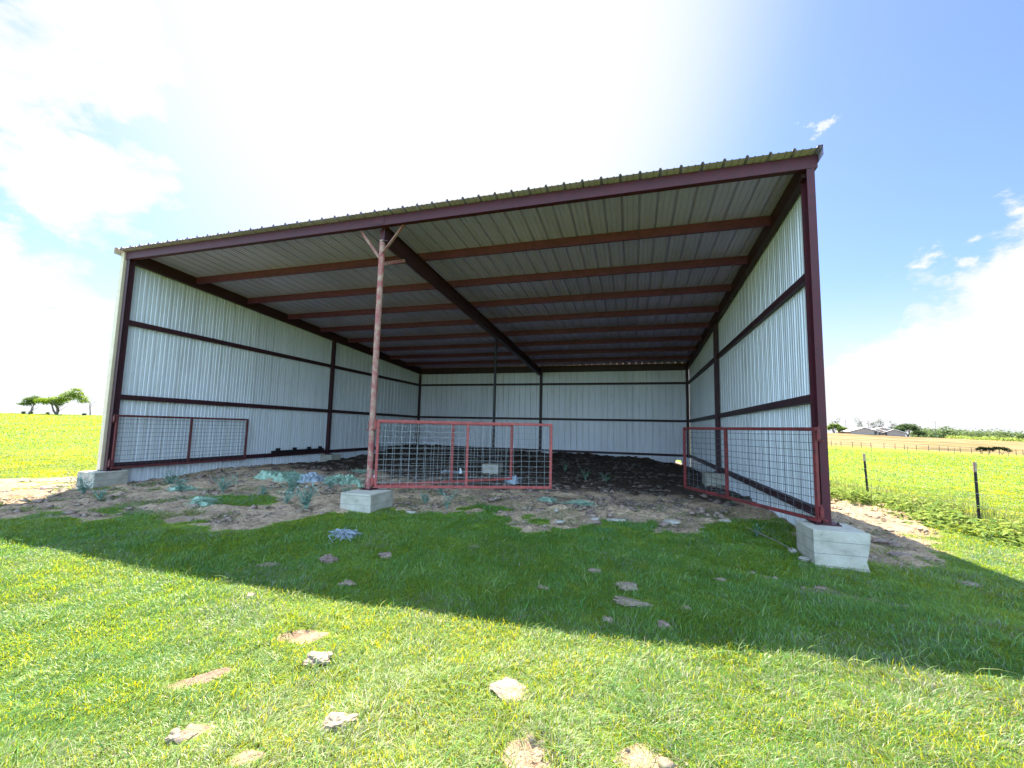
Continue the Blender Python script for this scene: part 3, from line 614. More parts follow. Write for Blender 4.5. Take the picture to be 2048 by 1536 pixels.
netting(6.0, 6.2, .5, .3, .16, M['net_blue'], 11, 'dull blue netting far inside left of the white pier')

# ------------------------------------------------------------------ weeds
def leafset(P, A, T, Ln, Wd, col):
    """leaves as bent 2-quad strips: base P, azimuth A, tilt T, length, width"""
    n = len(P); d = np.stack([np.cos(A)*np.cos(T), np.sin(A)*np.cos(T), np.sin(T)], 1); s = np.stack([-np.sin(A), np.cos(A), np.zeros(n)], 1)
    dn = np.array([0, 0, -1.])[None]
    p1 = P+d*Ln[:, None]*.5; p2 = P+d*Ln[:, None]+dn*(Ln*.25)[:, None]
    V_ = np.stack([P, p1+s*Wd[:, None]*.5, p2, p1-s*Wd[:, None]*.5], 1).reshape(-1, 3)
    F_ = np.arange(4*n); return V_, F_, np.full(n, 4), np.repeat(col, 4, 0)
def weed(x, y, h, n, label, spread=1., m_='silver_leaf', col=(.19, .32, .25), flower=False, group='silver leaved weeds on the bare dirt', cat='weed'):
    root = empty('weed_plant', (x, y, gz(x, y))); tag(root, label, cat, group)
    rs = np.random.default_rng(int(abs(x*100+y*37))); b = MB(); P = []; A = []; T = []
    for k in range(int(n*1.5)):
        a_ = rs.uniform(0, 6.28); le = rs.uniform(.05, .6)*spread*h; hh = h*rs.uniform(.55, 1)
        pts = [(math.cos(a_)*le*q**1.5, math.sin(a_)*le*q**1.5, hh*q) for q in (0, .33, .66, 1)]
        b.tube(pts, [.006, .005, .004, .002], 5, False)
        for q in np.linspace(.2, 1, 9):
            P.append((math.cos(a_)*le*q**1.5, math.sin(a_)*le*q**1.5, hh*q)); A.append(rs.uniform(0, 6.28)); T.append(rs.uniform(-.1, .9))
    b.build('stem', M['silver_leaf'], root)
    P = np.array(P); nn_ = len(P); Ln = rs.uniform(.08, .15, nn_)*(h/.35)**.4; 
    V_, F_, S_, C_ = leafset(P, np.array(A), np.array(T), Ln, Ln*rs.uniform(.14, .24, nn_), np.tile(np.array([col]), (nn_, 1))*rs.uniform(.7, 1.2, (nn_, 1)))
    np_mesh('leaves', V_, F_, S_, M[m_], root, C_)
    if flower:
        for k in range(3): 
            b = MB(); px_, py_, pz = P[rs.integers(len(P))]; pz = h*rs.uniform(.7, 1.0)
            for j in range(5):
                a_ = j*1.257; q = Vector((math.cos(a_), math.sin(a_), .3))*.028; s2 = Vector((-math.sin(a_), math.cos(a_), 0))*.013; c0 = Vector((px_, py_, pz))
                b.add([c0, c0+q*.6+s2, c0+q, c0+q*.6-s2], [(0, 1, 2, 3)])
            b.build('flower', M['net_white'], root)
for (x, y, h, n, lb, fl) in [
    (1.0, -.95, .50, 9, 'tall leafy grey green weed right in front of the left corner pier', 0),
    (2.2, -1.35, .22, 5, 'low mint green weed on the dirt nearest the left corner pier weed', 0),
    (1.55, .35, .42, 8, 'silver leaved weed close to the left wall below the gate stile', 0),
    (2.45, -.1, .30, 8, 'dark silvery weed growing over the mint netting strip', 0),
    (3.25, .25, .38, 9, 'silver weed at the back edge of the green island', 0),
    (4.35, .25, .26, 5, 'thin silver weed between the green island and the netting', 0),
    (4.85, .45, .52, 13, 'tall bushy silver weed with pale flowers left of the middle pier', 1),
    (5.55, -.35, .26, 7, 'small silver weed with one pale flower in front of the tall bushy one', 1),
    (6.25, -.62, .42, 15, 'round blue green weed with a white bloom, nearest left of the middle pier', 1),
    (5.0, 1.5, .28, 6, 'small dark weed on the dirt behind the round one', 0),
    (6.2, .55, .30, 6, 'pale mint weed behind the round white bloomed one', 0),
    (8.45, .45, .42, 3, 'thin mint green weed with drooping leaves under the salmon gate', 0),
    (7.75, 1.7, .26, 6, 'dark green weed inside the hinge end of the salmon gate', 0),
    (7.85, .75, .20, 7, 'blue grey low weed right behind the middle pier', 0)]:
    weed(x, y, h, n, lb, 1.1, flower=bool(fl))
for (x, y, h, lb) in [(10.3, 7.0, .45, 'green weed standing in the dark floor right of the salmon gate'), (11.0, 6.2, .4, 'second green weed in the dark floor between the gates'), (9.4, 8.5, .4, 'faint weed deep in the shelter behind the gate end'), (13.75, 3.0, .25, 'green weed at the foot of the right gate stile'), (13.6, .55, .22, 'bright green weed at the lawn edge beside the right wall')]:
    weed(x, y, h, 5, lb, 1, 'leaf_tint', (.07, .16, .05), False, 'green weeds inside the shelter')
b = MB(); b.tube([(13.35, .15, -.28), (13.5, .05, -.33), (13.7, -.05, -.40), (13.85, -.15, -.47)], [.004, .006, .007, .008], 6); b.tube([(13.5, .05, -.33), (13.42, -.05, -.27)], [.005, .002], 5)
tag(b.build('dry_twig', M['bark']), 'bare dry twig leaning in the grass left of the chipped pier', 'twig')
b = MB(); b.tube([(.0, .0, .0), (.02, .01, .10), (.0, .03, .17)], [.03, .028, .012], 8); o = b.build('white_scrap', M['net_white']); o.location = (5.0, 3.2, -.44); tag(o, 'white plastic scrap standing on the dirt behind the pipe post', 'scrap')
b = MB(); b.tube([(.0, .0, .0), (.03, .01, .16), (.0, .02, .28)], [.05, .05, .02], 8); o = b.build('white_scrap', M['net_white']); o.location = (6.3, 6.1, -.55); tag(o, 'white upright scrap inside, left of the white middle pier', 'scrap')

# ------------------------------------------------------------------ fences
def fence(posts, wires, hgt, rad, label, post_m, wire_r, lean=True, tops=None):
    x0, y0 = posts[0]; root = empty('wire_fence', (x0, y0, gz(x0, y0))); tag(root, label, 'fence'); o0 = Vector((x0, y0, gz(x0, y0)))
    tp = []
    for i, (x, y) in enumerate(posts):
        z = gz(x, y); lx, ly = (random.uniform(-.08, .02), random.uniform(-.05, .05)) if lean else (0, 0); b = MB()
        base = Vector((x, y, z-.15))-o0; topp = Vector((x+lx, y+ly, z+hgt*random.uniform(.95, 1.04)))-o0
        tp.append((base, topp))
        if rad > .03 or not lean:
            b.tube([base, topp], [rad, rad*.85], 7); b.build('fence_post', post_m if not callable(post_m) else post_m(i), root)
        else:       # studded T post: stem and flange
            d = (topp-base); n = 26
            b.tube([base, topp], rad*.45, 4)
            a_ = Vector((0, 1, 0)); w_ = Vector((1, 0, 0))
            c8 = [base+w_*s1*rad+a_*s2 for s1, s2 in ((-1, -.004), (1, -.004), (1, .004), (-1, .004))]
            b.add(c8+[p+d for p in c8], [(3, 2, 1, 0), (4, 5, 6, 7), (0, 1, 5, 4), (1, 2, 6, 5), (2, 3, 7, 6), (3, 0, 4, 7)])
            for k in range(n):
                c_ = base+d*(k+.5)/n; b.box(c_.x-.006, c_.x+.006, c_.y-.016, c_.y-.0045, c_.z-.008, c_.z+.008)
            po = b.build('fence_post', M['black_steel'], root)
            b = MB(); s2_ = base+d*.86; b.tube([s2_, topp+Vector((0, 0, .01))], rad*1.15, 7); b.build('faded_tip', M['wood'], po)
    for w_ in wires:
        b = MB(); pts = []
        for i in range(len(tp)):
            p = tp[i][0].lerp(tp[i][1], w_); p = p+Vector((-.02, -.02, 0))
            if i:
                q = pts[-1]
                for s_ in (.25, .5, .75): pts.append(q.lerp(p, s_)-Vector((0, 0, .03*math.sin(math.pi*s_))))
            pts.append(p)
        b.tube(pts, wire_r, 5, False); b.build('wire', M['dark_wire'], root)
    return root
fence([(16.9, 14.0), (17.62, 11.0), (18.37, 8.07), (19.09, 5.14), (19.8, 2.2), (20.6, -.8), (21.3, -3.7)], (.38, .55, .72, .90), 1.42, .028, 'near barbed wire fence on studded dark T posts beside the right wall', None, .0025)
def polar(u, dep):      # ground point at image-like bearing u and forward distance dep
    ru = (u-1024+4.5)/F; fx, fy = math.sin(YAW), math.cos(YAW); rx_, ry_ = math.cos(YAW), -math.sin(YAW)
    # the pitch and roll change the bearing only slightly
    return CAM[0]+dep*(fx+rx_*ru), CAM[1]+dep*(fy+ry_*ru)
fp = [polar(u, 97+1.5*math.sin(i*1.7)) for i, u in enumerate(np.linspace(1640, 2170, 26)+rng.normal(0, 4, 26))]
fence(fp, (.5, .9), 1.35, .07, 'far fence of thin crooked posts along the edge of the hay field', M['bark'], .012, False)
fp = [polar(u, 66+14*(u-1700)/350) for u in (1670, 1740, 1812, 1905, 1972, 2012, 2090)]
fence(fp, (.9,), 1.25, .04, 'old fence of leaning stakes crossing the green pasture before the hay field', M['bark'], .006, False)

# ------------------------------------------------------------------ trees
def crown(centres, n, size, c0, c1, rs):
    P = []; 
    w = np.array([c_[3]*c_[4]*c_[5] for c_ in centres])**.7; w /= w.sum(); idx = rs.choice(len(centres), n, p=w)
    cc = np.array(centres)[idx]
    d = rs.normal(0, 1, (n, 3)); d /= np.linalg.norm(d, axis=1)[:, None]; r = rs.random(n)**.45
    P = cc[:, :3]+d*cc[:, 3:6]*r[:, None]
    A = rs.uniform(0, 6.28, n); T = rs.uniform(-.9, .9, n); Ln = size*rs.uniform(.6, 1.4, n)
    col = np.array(c0)[None]+(np.array(c1)-np.array(c0))[None]*rs.random((n, 1)); 
    return leafset(P, A, T, Ln, Ln*.7, col)
def limb(b, p, d, L_, r, rs, depth, tips, bend=.25, up_=.1, br=3):
    pts = [Vector(p)]; dd = Vector(d).normalized(); rads = [r]; n = 5
    for i in range(n):
        dd = (dd+Vector((rs.normal(0, bend), rs.normal(0, bend), rs.normal(0, bend*.6)+up_))*.5).normalized()
        pts.append(pts[-1]+dd*L_/n); rads.append(r*(1-.13*(i+1)))
    b.tube(pts, rads, 6, False)
    if depth == 0: tips.append(pts[-1]); tips.append(pts[3]); return
    for k in range(br):
        q = pts[2+k % 4] if k < br-1 else pts[-1]; a_ = rs.uniform(0, 6.28); nd = (dd*.8+Vector((math.cos(a_), math.sin(a_), rs.uniform(-.1, .5)))*.8).normalized()
        limb(b, q, nd, L_*rs.uniform(.55, .75), rads[-1]*.75, rs, depth-1, tips, bend, up_, br)
def tree(x, y, h, trunks, label, cat='tree', group=None, leaf=None, nleaf=2500, lsize=.3, centres=None, dpt=2, r=.18, name='tree', bend=.3, z0=None):
    rs = np.random.default_rng(int(abs(x*7+y*13))); root = empty(name, (x, y, (gz(x, y) if z0 is None else z0)-.1)); tag(root, label, cat, group)
    b = MB(); tips = []
    for (d, fr) in trunks: limb(b, (0, 0, 0), d, h*fr, r, rs, dpt, tips, bend)
    b.build('trunk', M['bark'], root)
    if leaf:
        if centres is None: centres = [(t_.x, t_.y, t_.z, h*.12, h*.12, h*.07) for t_ in tips]
        V_, F_, S_, C_ = crown(centres, nleaf, lsize, leaf[0], leaf[1], rs); np_mesh('crown', V_, F_, S_, M['leaf_tint'], root, C_)
    return root
GL = ((.08, .15, .02), (.28, .36, .04))
rx3 = Vector((math.cos(YAW), -math.sin(YAW), 0))       # picture right, along the ground
def spread(l, s=1):   # crown blobs given as (along, away, up, ra, rb, rc)
    return [((rx3*a_+Vector((-rx3.y, rx3.x, 0))*w_).x, (rx3*a_+Vector((-rx3.y, rx3.x, 0))*w_).y, z_, ra, rb_, rc) for a_, w_, z_, ra, rb_, rc in l]
x, y = polar(118, 70)
tree(x, y, 3.6, [(rx3*.6+Vector((0, 0, 1)), .75), (rx3*-.5+Vector((0, 0, 1)), .6), (Vector((.1, .4, 1)), .55)], 'large wind swept mesquite with a flat yellow green crown on the left skyline', 'tree', 'trees on the left skyline', GL, 4600, .22,
     spread([(-2.2, 0, 2.35, 1.5, 1.3, .55), (-1.0, .3, 2.5, 1.5, 1.5, .6), (.3, 0, 2.6, 1.5, 1.5, .6), (1.3, .2, 3.2, 1.3, 1.3, .6), (2.5, 0, 3.75, 1.4, 1.3, .6), (3.4, .2, 3.1, 1.1, 1.1, .55), (4.2, 0, 2.5, .8, .8, .4), (.0, 0, 1.85, .8, .8, .4), (-3.0, .2, 2.7, .5, .5, .15), (3.1, -.2, 4.4, .9, .8, .2)]), r=.17)
x, y = polar(62, 71)
tree(x, y, 3.0, [(rx3*.55+Vector((0, 0, 1)), .8), (rx3*.9+Vector((0, 0, .7)), .5)], 'smaller leaning mesquite with darker drooping crown, leftmost on the skyline', 'tree', 'trees on the left skyline', ((.04, .08, .02), (.13, .20, .03)), 2300, .2,
     spread([(-.3, 0, 2.0, 1.1, 1.0, .5), (.5, 0, 2.5, 1.3, 1.2, .55), (1.6, .1, 2.5, 1.2, 1.2, .5), (-1.3, 0, 1.85, .8, .6, .16), (.8, 0, 3.1, .6, .5, .15), (-.2, .1, 2.7, .7, .7, .3)]), r=.11)
for u, dp, h, lb in ((184, 71, 4.2, 'bare grey dead tree with fine branches beside the leafy mesquite'), (224, 72, 3.6, 'second bare dead tree half hidden behind the left corner of the shelter')):
    x, y = polar(u, dp); tree(x, y, h, [(rx3*.25+Vector((0, 0, 1)), .55)], lb, 'dead tree', 'trees on the left skyline', r=.09, dpt=3, name='dead_tree', bend=.35)
for u, dp, s_, lb in ((52, 71, .55, 'small dark bush at the foot of the leftmost leaning tree'), (66, 71.5, .65, 'small dark bush just right of the leaning trunk'), (100, 72, .5, 'tiny dark bush on the skyline between the two leafy trees'), (173, 69, .5, 'tiny green bush on the skyline before the bare tree')):
    x, y = polar(u, dp); tree(x, y, s_, [((0, 0, 1), .6), ((.4, 0, 1), .6)], lb, 'bush', 'small bushes on the left skyline', ((.03, .06, .02), (.07, .11, .03)), 260, .14, [(0, 0, s_*.6, s_*.5, s_*.5, s_*.45)], 0, .03, 'bush')
# far right: live oak, small trees, bare trees behind the barns
DG = ((.030, .055, .025), (.10, .14, .06))
def oak(u, dp, h, w_, label, group, leaf=DG, n=1800, ls=.9, nm='tree'):
    x, y = polar(u, dp); rs = np.random.default_rng(int(u)); cs = []
    for k in range(14): 
        a_ = rs.uniform(0, 6.28); q = rs.uniform(0, 1)**.6; cs.append((math.cos(a_)*q*w_*.40, math.sin(a_)*q*w_*.40, h*(.72-.28*q*q)+rs.normal(0, .04*h), w_*.17, w_*.17, h*.19))
    return tree(x, y, h, [((.3, 0, 1), .5), ((-.5, .1, 1), .5)], label, 'tree', group, leaf, n, ls, cs, 1, h*.05, nm)
FG = 'trees beyond the hay field'
oak(1815, 262, 9.2, 15, 'broad dark live oak right of the far barns', FG, n=2600, ls=.8)
oak(1800, 258, 6.5, 8, 'lower left half of the dark live oak clump next to the barns', FG, n=1200)
oak(1836, 268, 5.5, 9, 'small dark tree tapering off right of the live oak', FG, n=900)
oak(1668, 262, 7, 9, 'green bushy tree just right of the tall front post, left of the barns', FG, ((.08, .13, .04), (.2, .27, .07)), 1100)
oak(1686, 264, 5.5, 7, 'small green tree against the left end of the far barns', FG, ((.08, .13, .04), (.2, .27, .07)), 800)
for u, h, lb in ((1673, 12, 'bare leggy tree above the green bush by the shelter post'), (1722, 12.5, 'leggy tree behind the first far barn'), (1739, 11.5, 'thin leggy tree beside the tall mast'), (1755, 13, 'tall leggy tree behind the middle barn'), (1781, 12.5, 'leggy tree behind the right hand barn')):
    x, y = polar(u, 300); tree(x, y, h, [((0, 0, 1), .5)], lb, 'tree', 'leggy trees behind the far barns', ((.10, .11, .10), (.18, .19, .17)), 200, .9, None, 2, .16, bend=.25)
# dark low bushes on the far fence
for u, w_, h, lb in ((1960, 2.6, 1.7, 'low dark umbrella shaped bush on the far fence, leftmost of three'), (1974, 2.6, 1.7, 'low dark umbrella shaped bush in the middle of the three on the far fence'), (2000, 4.4, 1.8, 'low dark arching bush on the far fence, rightmost of three')):
    x, y = polar(u, 96); cs = spread([(k*w_/8, 0, h*(.85-.02*k*k) if u < 1990 else h*(.9-.05*max(0, k)**1.6), w_*.16, w_*.2, h*.17) for k in (-3, -2, -1, 0, 1, 2, 3)])
    tree(x, y, h, [(rx3*.4+Vector((0, 0, 1)), .6), (rx3*-.4+Vector((0, 0, 1)), .6)], lb, 'bush', 'dark bushes on the far fence', ((.012, .018, .010), (.035, .045, .02)), 700, .28, cs, 1, .06, 'bush')
# far wood (reads as one mass)
rs = np.random.default_rng(5); cs = []
for k in range(420):
    u = rs.uniform(1835, 2300); dp = rs.uniform(360, 620); x, y = polar(u, dp); hh = rs.uniform(6, 11)*(dp/380)**.5
    base = float(terrain(x, y)); cs.append((x, y, base+hh*.5+3.2, rs.uniform(5, 9), rs.uniform(5, 9), hh*.55))
V_, F_, S_, C_ = crown(cs, 26000, 2.3, (.045, .075, .035), (.14, .19, .08), rs)
tag(np_mesh('far_woodland', V_, F_, S_, M['leaf_tint'], cols=C_), 'long dark green line of woodland along the right horizon', 'woodland', kind='stuff')
rs = np.random.default_rng(6); cs = []
for k in range(150):
    u = rs.uniform(1900, 2300); dp = rs.uniform(300, 345); x, y = polar(u, dp); cs.append((x, y, float(terrain(x, y))+1.4, 4, 4, 1.8))
V_, F_, S_, C_ = crown(cs, 9000, 1.2, (.16, .22, .05), (.30, .36, .10), rs)
tag(np_mesh('scrub', V_, F_, S_, M['leaf_tint'], cols=C_), 'pale green scrub in front of the woodland at the right horizon', 'scrub', kind='stuff')

# ------------------------------------------------------------------ far barns
def barn(u, dp, w_, dpt, hw, hr, label, ang=0, openings=()):
    x, y = polar(u, dp); z = gz(x, y); root = empty('barn', (x, y, z-.3), -YAW*-1+ang); tag(root, label, 'barn', 'low barns beyond the hay field')
    b = MB(); b.box(-w_/2, w_/2, -dpt/2, dpt/2, 0, hw+.3)
    b.add([(-w_/2, -dpt/2, hw+.3), (w_/2, -dpt/2, hw+.3), (0, -dpt/2, hr+.3)], [(0, 1, 2)]); b.add([(-w_/2, dpt/2, hw+.3), (w_/2, dpt/2, hw+.3), (0, dpt/2, hr+.3)], [(2, 1, 0)])
    b.build('wall', M['far_wall'], root)
    b = MB(); e = .6
    for s_ in (-1, 1):
        v = [(s_*(w_/2+e), -dpt/2-e, hw+.18), (0, -dpt/2-e, hr+.34), (0, dpt/2+e, hr+.34), (s_*(w_/2+e), dpt/2+e, hw+.18)]; v += [(p[0], p[1], p[2]+.22) for p in v]
        b.add(v, [(0, 1, 2, 3), (7, 6, 5, 4), (0, 4, 5, 1), (1, 5, 6, 2), (2, 6, 7, 3), (3, 7, 4, 0)])
    b.build('roof', M['far_roof'], root)
    for (xa, xb, za, zb) in openings:
        b = MB(); b.box(xa, xb, -dpt/2-.06, -dpt/2+.2, za, zb); b.build('doorway', M['dark'], root)
    return root
barn(1713, 255, 12.5, 30, 1.5, 3.7, 'left hand low barn with pale roof and wide brown gable', .12, [(4.3, 5.6, .3, 2.0)])
barn(1745, 262, 9, 20, 2.0, 3.5, 'middle low barn with pale roof and black doorway', .05, [(-1.5, 1.6, .3, 2.0)])
barn(1760, 275, 15, 18, 2.6, 4.9, 'rear barn roof showing between the middle and right barns', -.05)
barn(1786, 252, 9, 24, 1.7, 3.6, 'right hand low barn beside the live oak with brown gable', -.12, [(-4.4, -3.2, .3, 2.1)])
for u, dp, h, lb in ((1737, 250, 8.5, 'tall thin mast in front of the far barns'), (1692, 262, 8.5, 'thin pole left of the far barns'), (1871, 300, 12, 'thin distant pole on the right horizon')):
    x, y = polar(u, dp); b = MB(); b.tube([(0, 0, -.2), (0, 0, h)], [.13, .08], 6); b.box(-.5, .5, -.06, .06, h*.9, h*.9+.12)
    o = b.build('pole', M['bark']); o.location = (x, y, gz(x, y)); tag(o, lb, 'pole', 'thin poles beyond the hay field')

# ------------------------------------------------------------------ grass
def blades(P, h, w, lean, az, col, tip):
    n = len(P); s = np.array([0, .35, .7, 1.])
    d = np.stack([np.cos(az), np.sin(az)], 1); fa = az+np.pi/2+rng.normal(0, .7, n); sd = np.stack([np.cos(fa), np.sin(fa), np.zeros(n)], 1)
    V_ = np.zeros((n, 7, 3), np.float32); Cc = np.zeros((n, 7, 3), np.float32); q = 0
    for i, t_ in enumerate(s):
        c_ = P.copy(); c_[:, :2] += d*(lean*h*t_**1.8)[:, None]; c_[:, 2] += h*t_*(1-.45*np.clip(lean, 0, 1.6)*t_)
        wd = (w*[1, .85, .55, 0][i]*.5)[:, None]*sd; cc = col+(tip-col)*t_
        if i < 3: V_[:, q] = c_-wd; V_[:, q+1] = c_+wd; Cc[:, q] = cc; Cc[:, q+1] = cc; q += 2
        else: V_[:, q] = c_; Cc[:, q] = cc
    base = (np.arange(n)*7)[:, None]
    F_ = (base+np.array([[0, 1, 3, 2, 2, 3, 5, 4, 4, 5, 6]])).ravel(); S_ = np.tile([4, 4, 3], n)
    return V_.reshape(-1, 3), F_, S_, Cc.reshape(-1, 3)
def lawn(Nb, seed, dmin, dmax, tlim, expo, name, label, hmul=1., wmul=1.):
    r_ = np.random.default_rng(seed); a_ = 1-expo+1      # density ~ d^-expo -> pdf over d ~ d^(1-expo)
    u = r_.random(Nb); e = 2-expo; d = (dmin**e+u*(dmax**e-dmin**e))**(1/e); tt_ = r_.uniform(-tlim, tlim, Nb)
    fx, fy = math.sin(YAW), math.cos(YAW); x = CAM[0]+d*(fx+math.cos(YAW)*tt_); y = CAM[1]+d*(fy-math.sin(YAW)*tt_)
    dm_, mm_ = masks(x, y)
    ins = (x > -.1) & (x < 14.4) & (y > -.3) & (y < 14.9)
    blk = np.zeros(Nb, bool)
    for (a0, a1, b0, b1) in ((-.3, .27, -.4, .26), (6.83, 7.45, -.47, .24), (13.99, 14.6, -.485, .12)): blk |= (x > a0-.01) & (x < a1+.01) & (y > b0-.01) & (y < b1+.01)
    vis = ~(ins & (y > 4)) & ~blk & ~((y > 15) & (x > 0) & (x < 14.3)) & ~((x > -1) & (x < 0) & (y > 3) & (tt_ > -1))
    dens = (1-dm_)**1.5*(1-.97*mm_)
    dens = np.maximum(dens, (.38+.4*sst(9, 4, x)*sst(1.5, -.5, y))*sst(4.5, 1.5, y)*sst(.44, .58, fbm(x, y, .55, 3, 12))*(1-mm_)*(y > -3.2))
    dens *= sst(.18, .5, fbm(x, y, .16, 2, 21)+.16)
    keep = vis & (r_.random(Nb) < dens); x, y, d, dm_ = x[keep], y[keep], d[keep], dm_[keep]; n = len(x)
    z = terrain(x, y)+(fbm(x, y, .5, 3, 4)-.5)*.07*(1-dm_)*np.exp(-np.maximum(0, np.hypot(x-9, y-4)-16)/8)-.008
    cl = fbm(x, y, .30, 3, 31); h = (.032+.062*cl*r_.uniform(.5, 1.4, n))*hmul*(1+np.clip(d-6, 0, 30)*.035)*(1-.35*dm_)
    h *= 1+.35*(fbm(x, y, 2.5, 2, 41)-.5)
    w = (.0039+.0011*np.clip(d-2, 0, 60)*.8)*wmul*r_.uniform(.7, 1.3, n)
    az = fbm(x, y, .5, 2, 51)*12+r_.normal(0, 1.3, n); lean = np.clip(r_.gamma(2.4, .52, n), 0, 2.6)
    # colour: own variation of green, lime and straw
    g1 = np.array([.034, .180, .088]); g2 = np.array([.135, .285, .040]); st = np.array([.40, .39, .28])
    k = np.clip(r_.normal(.45, .17, n)+(fbm(x, y, 1.8, 3, 61)-.5)*.9, 0, 1)[:, None]; col = g1*(1-k)+g2*k
    sr = .03+.20*sst(.50, .70, fbm(x, y, .8, 3, 71))+.20*sst(8.0, 13, x)*sst(-2.9, -3.8, y)+.25*sst(16, 18, x)*sst(5, -1, y)+.25*dm_
    sm = (r_.random(n) < sr)[:, None]; col = np.where(sm, st*r_.uniform(.6, 1.1, (n, 1)), col)
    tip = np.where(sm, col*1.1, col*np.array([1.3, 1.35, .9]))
    P = np.stack([x, y, z], 1); V_, F_, S_, C_ = blades(P, h, w, lean, az, col*.5, tip)  # base colour darkened to paint shade in the gaps between blades
    o = np_mesh(name, V_, F_, S_, M['grass'], cols=C_); tag(o, label, 'grass', kind='stuff'); return n
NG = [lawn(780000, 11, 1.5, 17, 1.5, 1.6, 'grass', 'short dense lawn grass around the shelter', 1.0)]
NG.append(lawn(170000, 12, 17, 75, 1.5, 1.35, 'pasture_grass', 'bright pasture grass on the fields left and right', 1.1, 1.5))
# longer arching runners that catch the light
def runners(n, seed):
    r_ = np.random.default_rng(seed); e = .7; d = (1.6**e+r_.random(n)*(9**e-1.6**e))**(1/e); tt_ = r_.uniform(-1.4, 1.4, n)
    fx, fy = math.sin(YAW), math.cos(YAW); x = CAM[0]+d*(fx+math.cos(YAW)*tt_); y = CAM[1]+d*(fy-math.sin(YAW)*tt_)
    dm_, _ = masks(x, y); ins = (x > -.2) & (x < 14.45) & (y > -.5); k = (~ins) & (r_.random(n) < (1-dm_)*sst(.35, .6, fbm(x, y, .4, 3, 81))); x, y, d = x[k], y[k], d[k]; n = len(x)
    P = np.stack([x, y, terrain(x, y)+.005], 1); h = r_.uniform(.09, .17, n); w = (.004+.0006*d)*r_.uniform(.7, 1.2, n); az = r_.normal(-.3, 1.2, n); lean = r_.uniform(.5, 1.5, n)
    kk = r_.random((n, 1)); col = np.array([.08, .25, .06])*(1-kk)+np.array([.30, .34, .14])*kk
    V_, F_, S_, C_ = blades(P, h, w, lean, az, col*.8, col*1.1); tag(np_mesh('grass_runners', V_, F_, S_, M['leaf_tint'], cols=C_), 'longer arching blades and pale stalks scattered through the lawn', 'grass', kind='stuff')
runners(10000, 13)
# leafy ground cover along the near fence and tall seed stalks
r_ = np.random.default_rng(14); n = 11000
s_ = r_.uniform(0, 1, n); fxp = 17.1+2.6*s_+r_.normal(0, .55, n); fyp = 12.-11.5*s_+r_.normal(0, .9, n)
den = fbm(fxp, fyp, .9, 3, 91) > .50; ht = (r_.random(n)**1.3)*.55*(fbm(fxp, fyp, .7, 2, 92)+.2)
fxp, fyp, ht = fxp[den], fyp[den], ht[den]; n = len(fxp); P = np.stack([fxp, fyp, terrain(fxp, fyp)+ht], 1)
Ln = r_.uniform(.08, .16, n); kk = r_.random((n, 1))
V_, F_, S_, C_ = leafset(P, r_.uniform(0, 6.28, n), r_.uniform(-.4, .8, n), Ln, Ln*.6, np.array([.08, .15, .03])*(1-kk)+np.array([.27, .33, .09])*kk)
tag(np_mesh('leafy_weeds', V_, F_, S_, M['leaf_tint'], cols=C_), 'tangled leafy weeds growing under the near wire fence', 'weeds', kind='stuff')
n = 2600; s_ = r_.uniform(0, 1, n); x = 17.4+3.2*s_+r_.normal(0, .8, n); y = 12.5-12.5*s_+r_.normal(0, 1.0, n)
P = np.stack([x, y, terrain(x, y)], 1); kk = r_.random((n, 1))
V_, F_, S_, C_ = blades(P, r_.uniform(.25, .75, n)*.9, r_.uniform(.007, .012, n), r_.uniform(.1, .6, n), r_.uniform(0, 6.28, n), np.array([.06, .11, .02])*(1-kk)+np.array([.20, .15, .08])*kk, np.array([.13, .19, .04])*(1-kk)+np.array([.26, .20, .11])*kk)
tag(np_mesh('seed_stalks', V_, F_, S_, M['leaf_tint'], cols=C_), 'tall thin grass stalks standing along the near wire fence', 'grass', kind='stuff')
print('blades', NG)

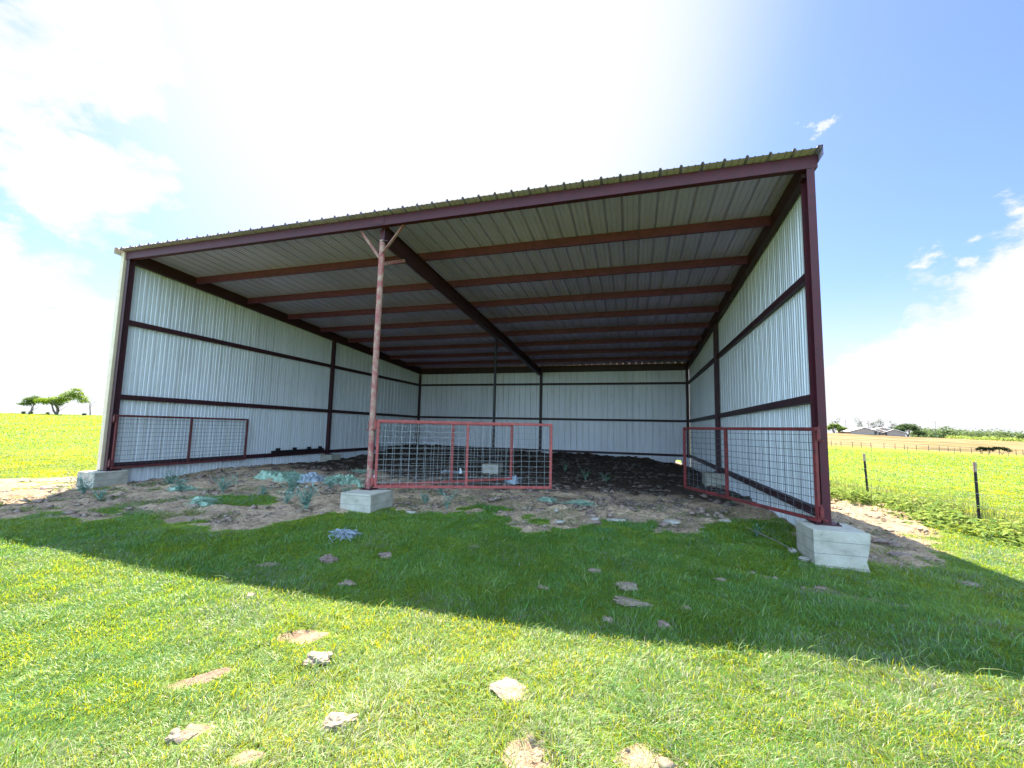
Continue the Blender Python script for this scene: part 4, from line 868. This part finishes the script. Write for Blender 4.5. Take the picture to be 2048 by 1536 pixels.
# loose crumbs of soil and manure lying on the bare ground
def crumbs(n, seed, name, label, m_, box_, sz, cond):
    r_ = np.random.default_rng(seed); x = r_.uniform(box_[0], box_[1], n); y = r_.uniform(box_[2], box_[3], n)
    dm_, mm_ = masks(x, y); ok = cond(x, y, dm_, mm_)*sst(.38, .55, fbm(x, y, .5, 3, 101)) > r_.random(n); x, y = x[ok], y[ok]; n = len(x)
    bm = bmesh.new(); bmesh.ops.create_icosphere(bm, subdivisions=1, radius=1); bv = np.array([v.co[:] for v in bm.verts]); bf = np.array([[v.index for v in f.verts] for f in bm.faces]); bm.free()
    s_ = sz*(.35+r_.pareto(2.6, n).clip(0, 3)); a_ = r_.uniform(0, 6.28, n); ca, sa = np.cos(a_), np.sin(a_)
    k = bv[None]*(1+r_.uniform(-.5, .5, (n, len(bv), 1))); k = k*np.stack([s_*r_.uniform(.8, 1.5, n), s_, s_*r_.uniform(.3, .6, n)], 1)[:, None]
    V_ = np.stack([x[:, None]+k[..., 0]*ca[:, None]-k[..., 1]*sa[:, None], y[:, None]+k[..., 0]*sa[:, None]+k[..., 1]*ca[:, None], (terrain(x, y)+s_*.15)[:, None]+k[..., 2]], -1)
    dz = np.where((x > 0) & (x < 14.3) & (y > 2), (fbm(x, y, .7, 5, 8)-.42)*.26*sst(2, 6, y), 0); V_[..., 2] += dz[:, None]
    F_ = (bf[None]+(np.arange(n)*len(bv))[:, None, None]).reshape(-1)
    o = np_mesh(name, V_.reshape(-1, 3), F_, np.full(n*len(bf), 3), m_); tag(o, label, 'soil', kind='stuff')
crumbs(60000, 21, 'loose_soil', 'tan crumbs of dry soil over the bare ground at the shelter front', M['clod'], (-3, 18.5, -3, 9), .017, lambda x, y, d, m: d*(1-m)*.55)
crumbs(36000, 22, 'loose_soil', 'brown crumbs of dirt scattered over the bare ground', M['clod_dark'], (-1, 17, -2.5, 7), .024, lambda x, y, d, m: d*(1-.6*m)*(.25+.4*sst(-1, 2.5, y))*(x < 14.4))
crumbs(30000, 23, 'manure', 'dark clods of dried manure covering the shelter floor', M['manure'], (0, 14.3, 1.5, 14.5), .026, lambda x, y, d, m: m*.8)

crumbs(5200, 24, 'loose_soil', 'small crumbs of soil on the worn spots of the lawn', M['clod'], (8.8, 14.4, -5.5, -1.2), .013, lambda x, y, d, m: d*(y < -1.2)*8)
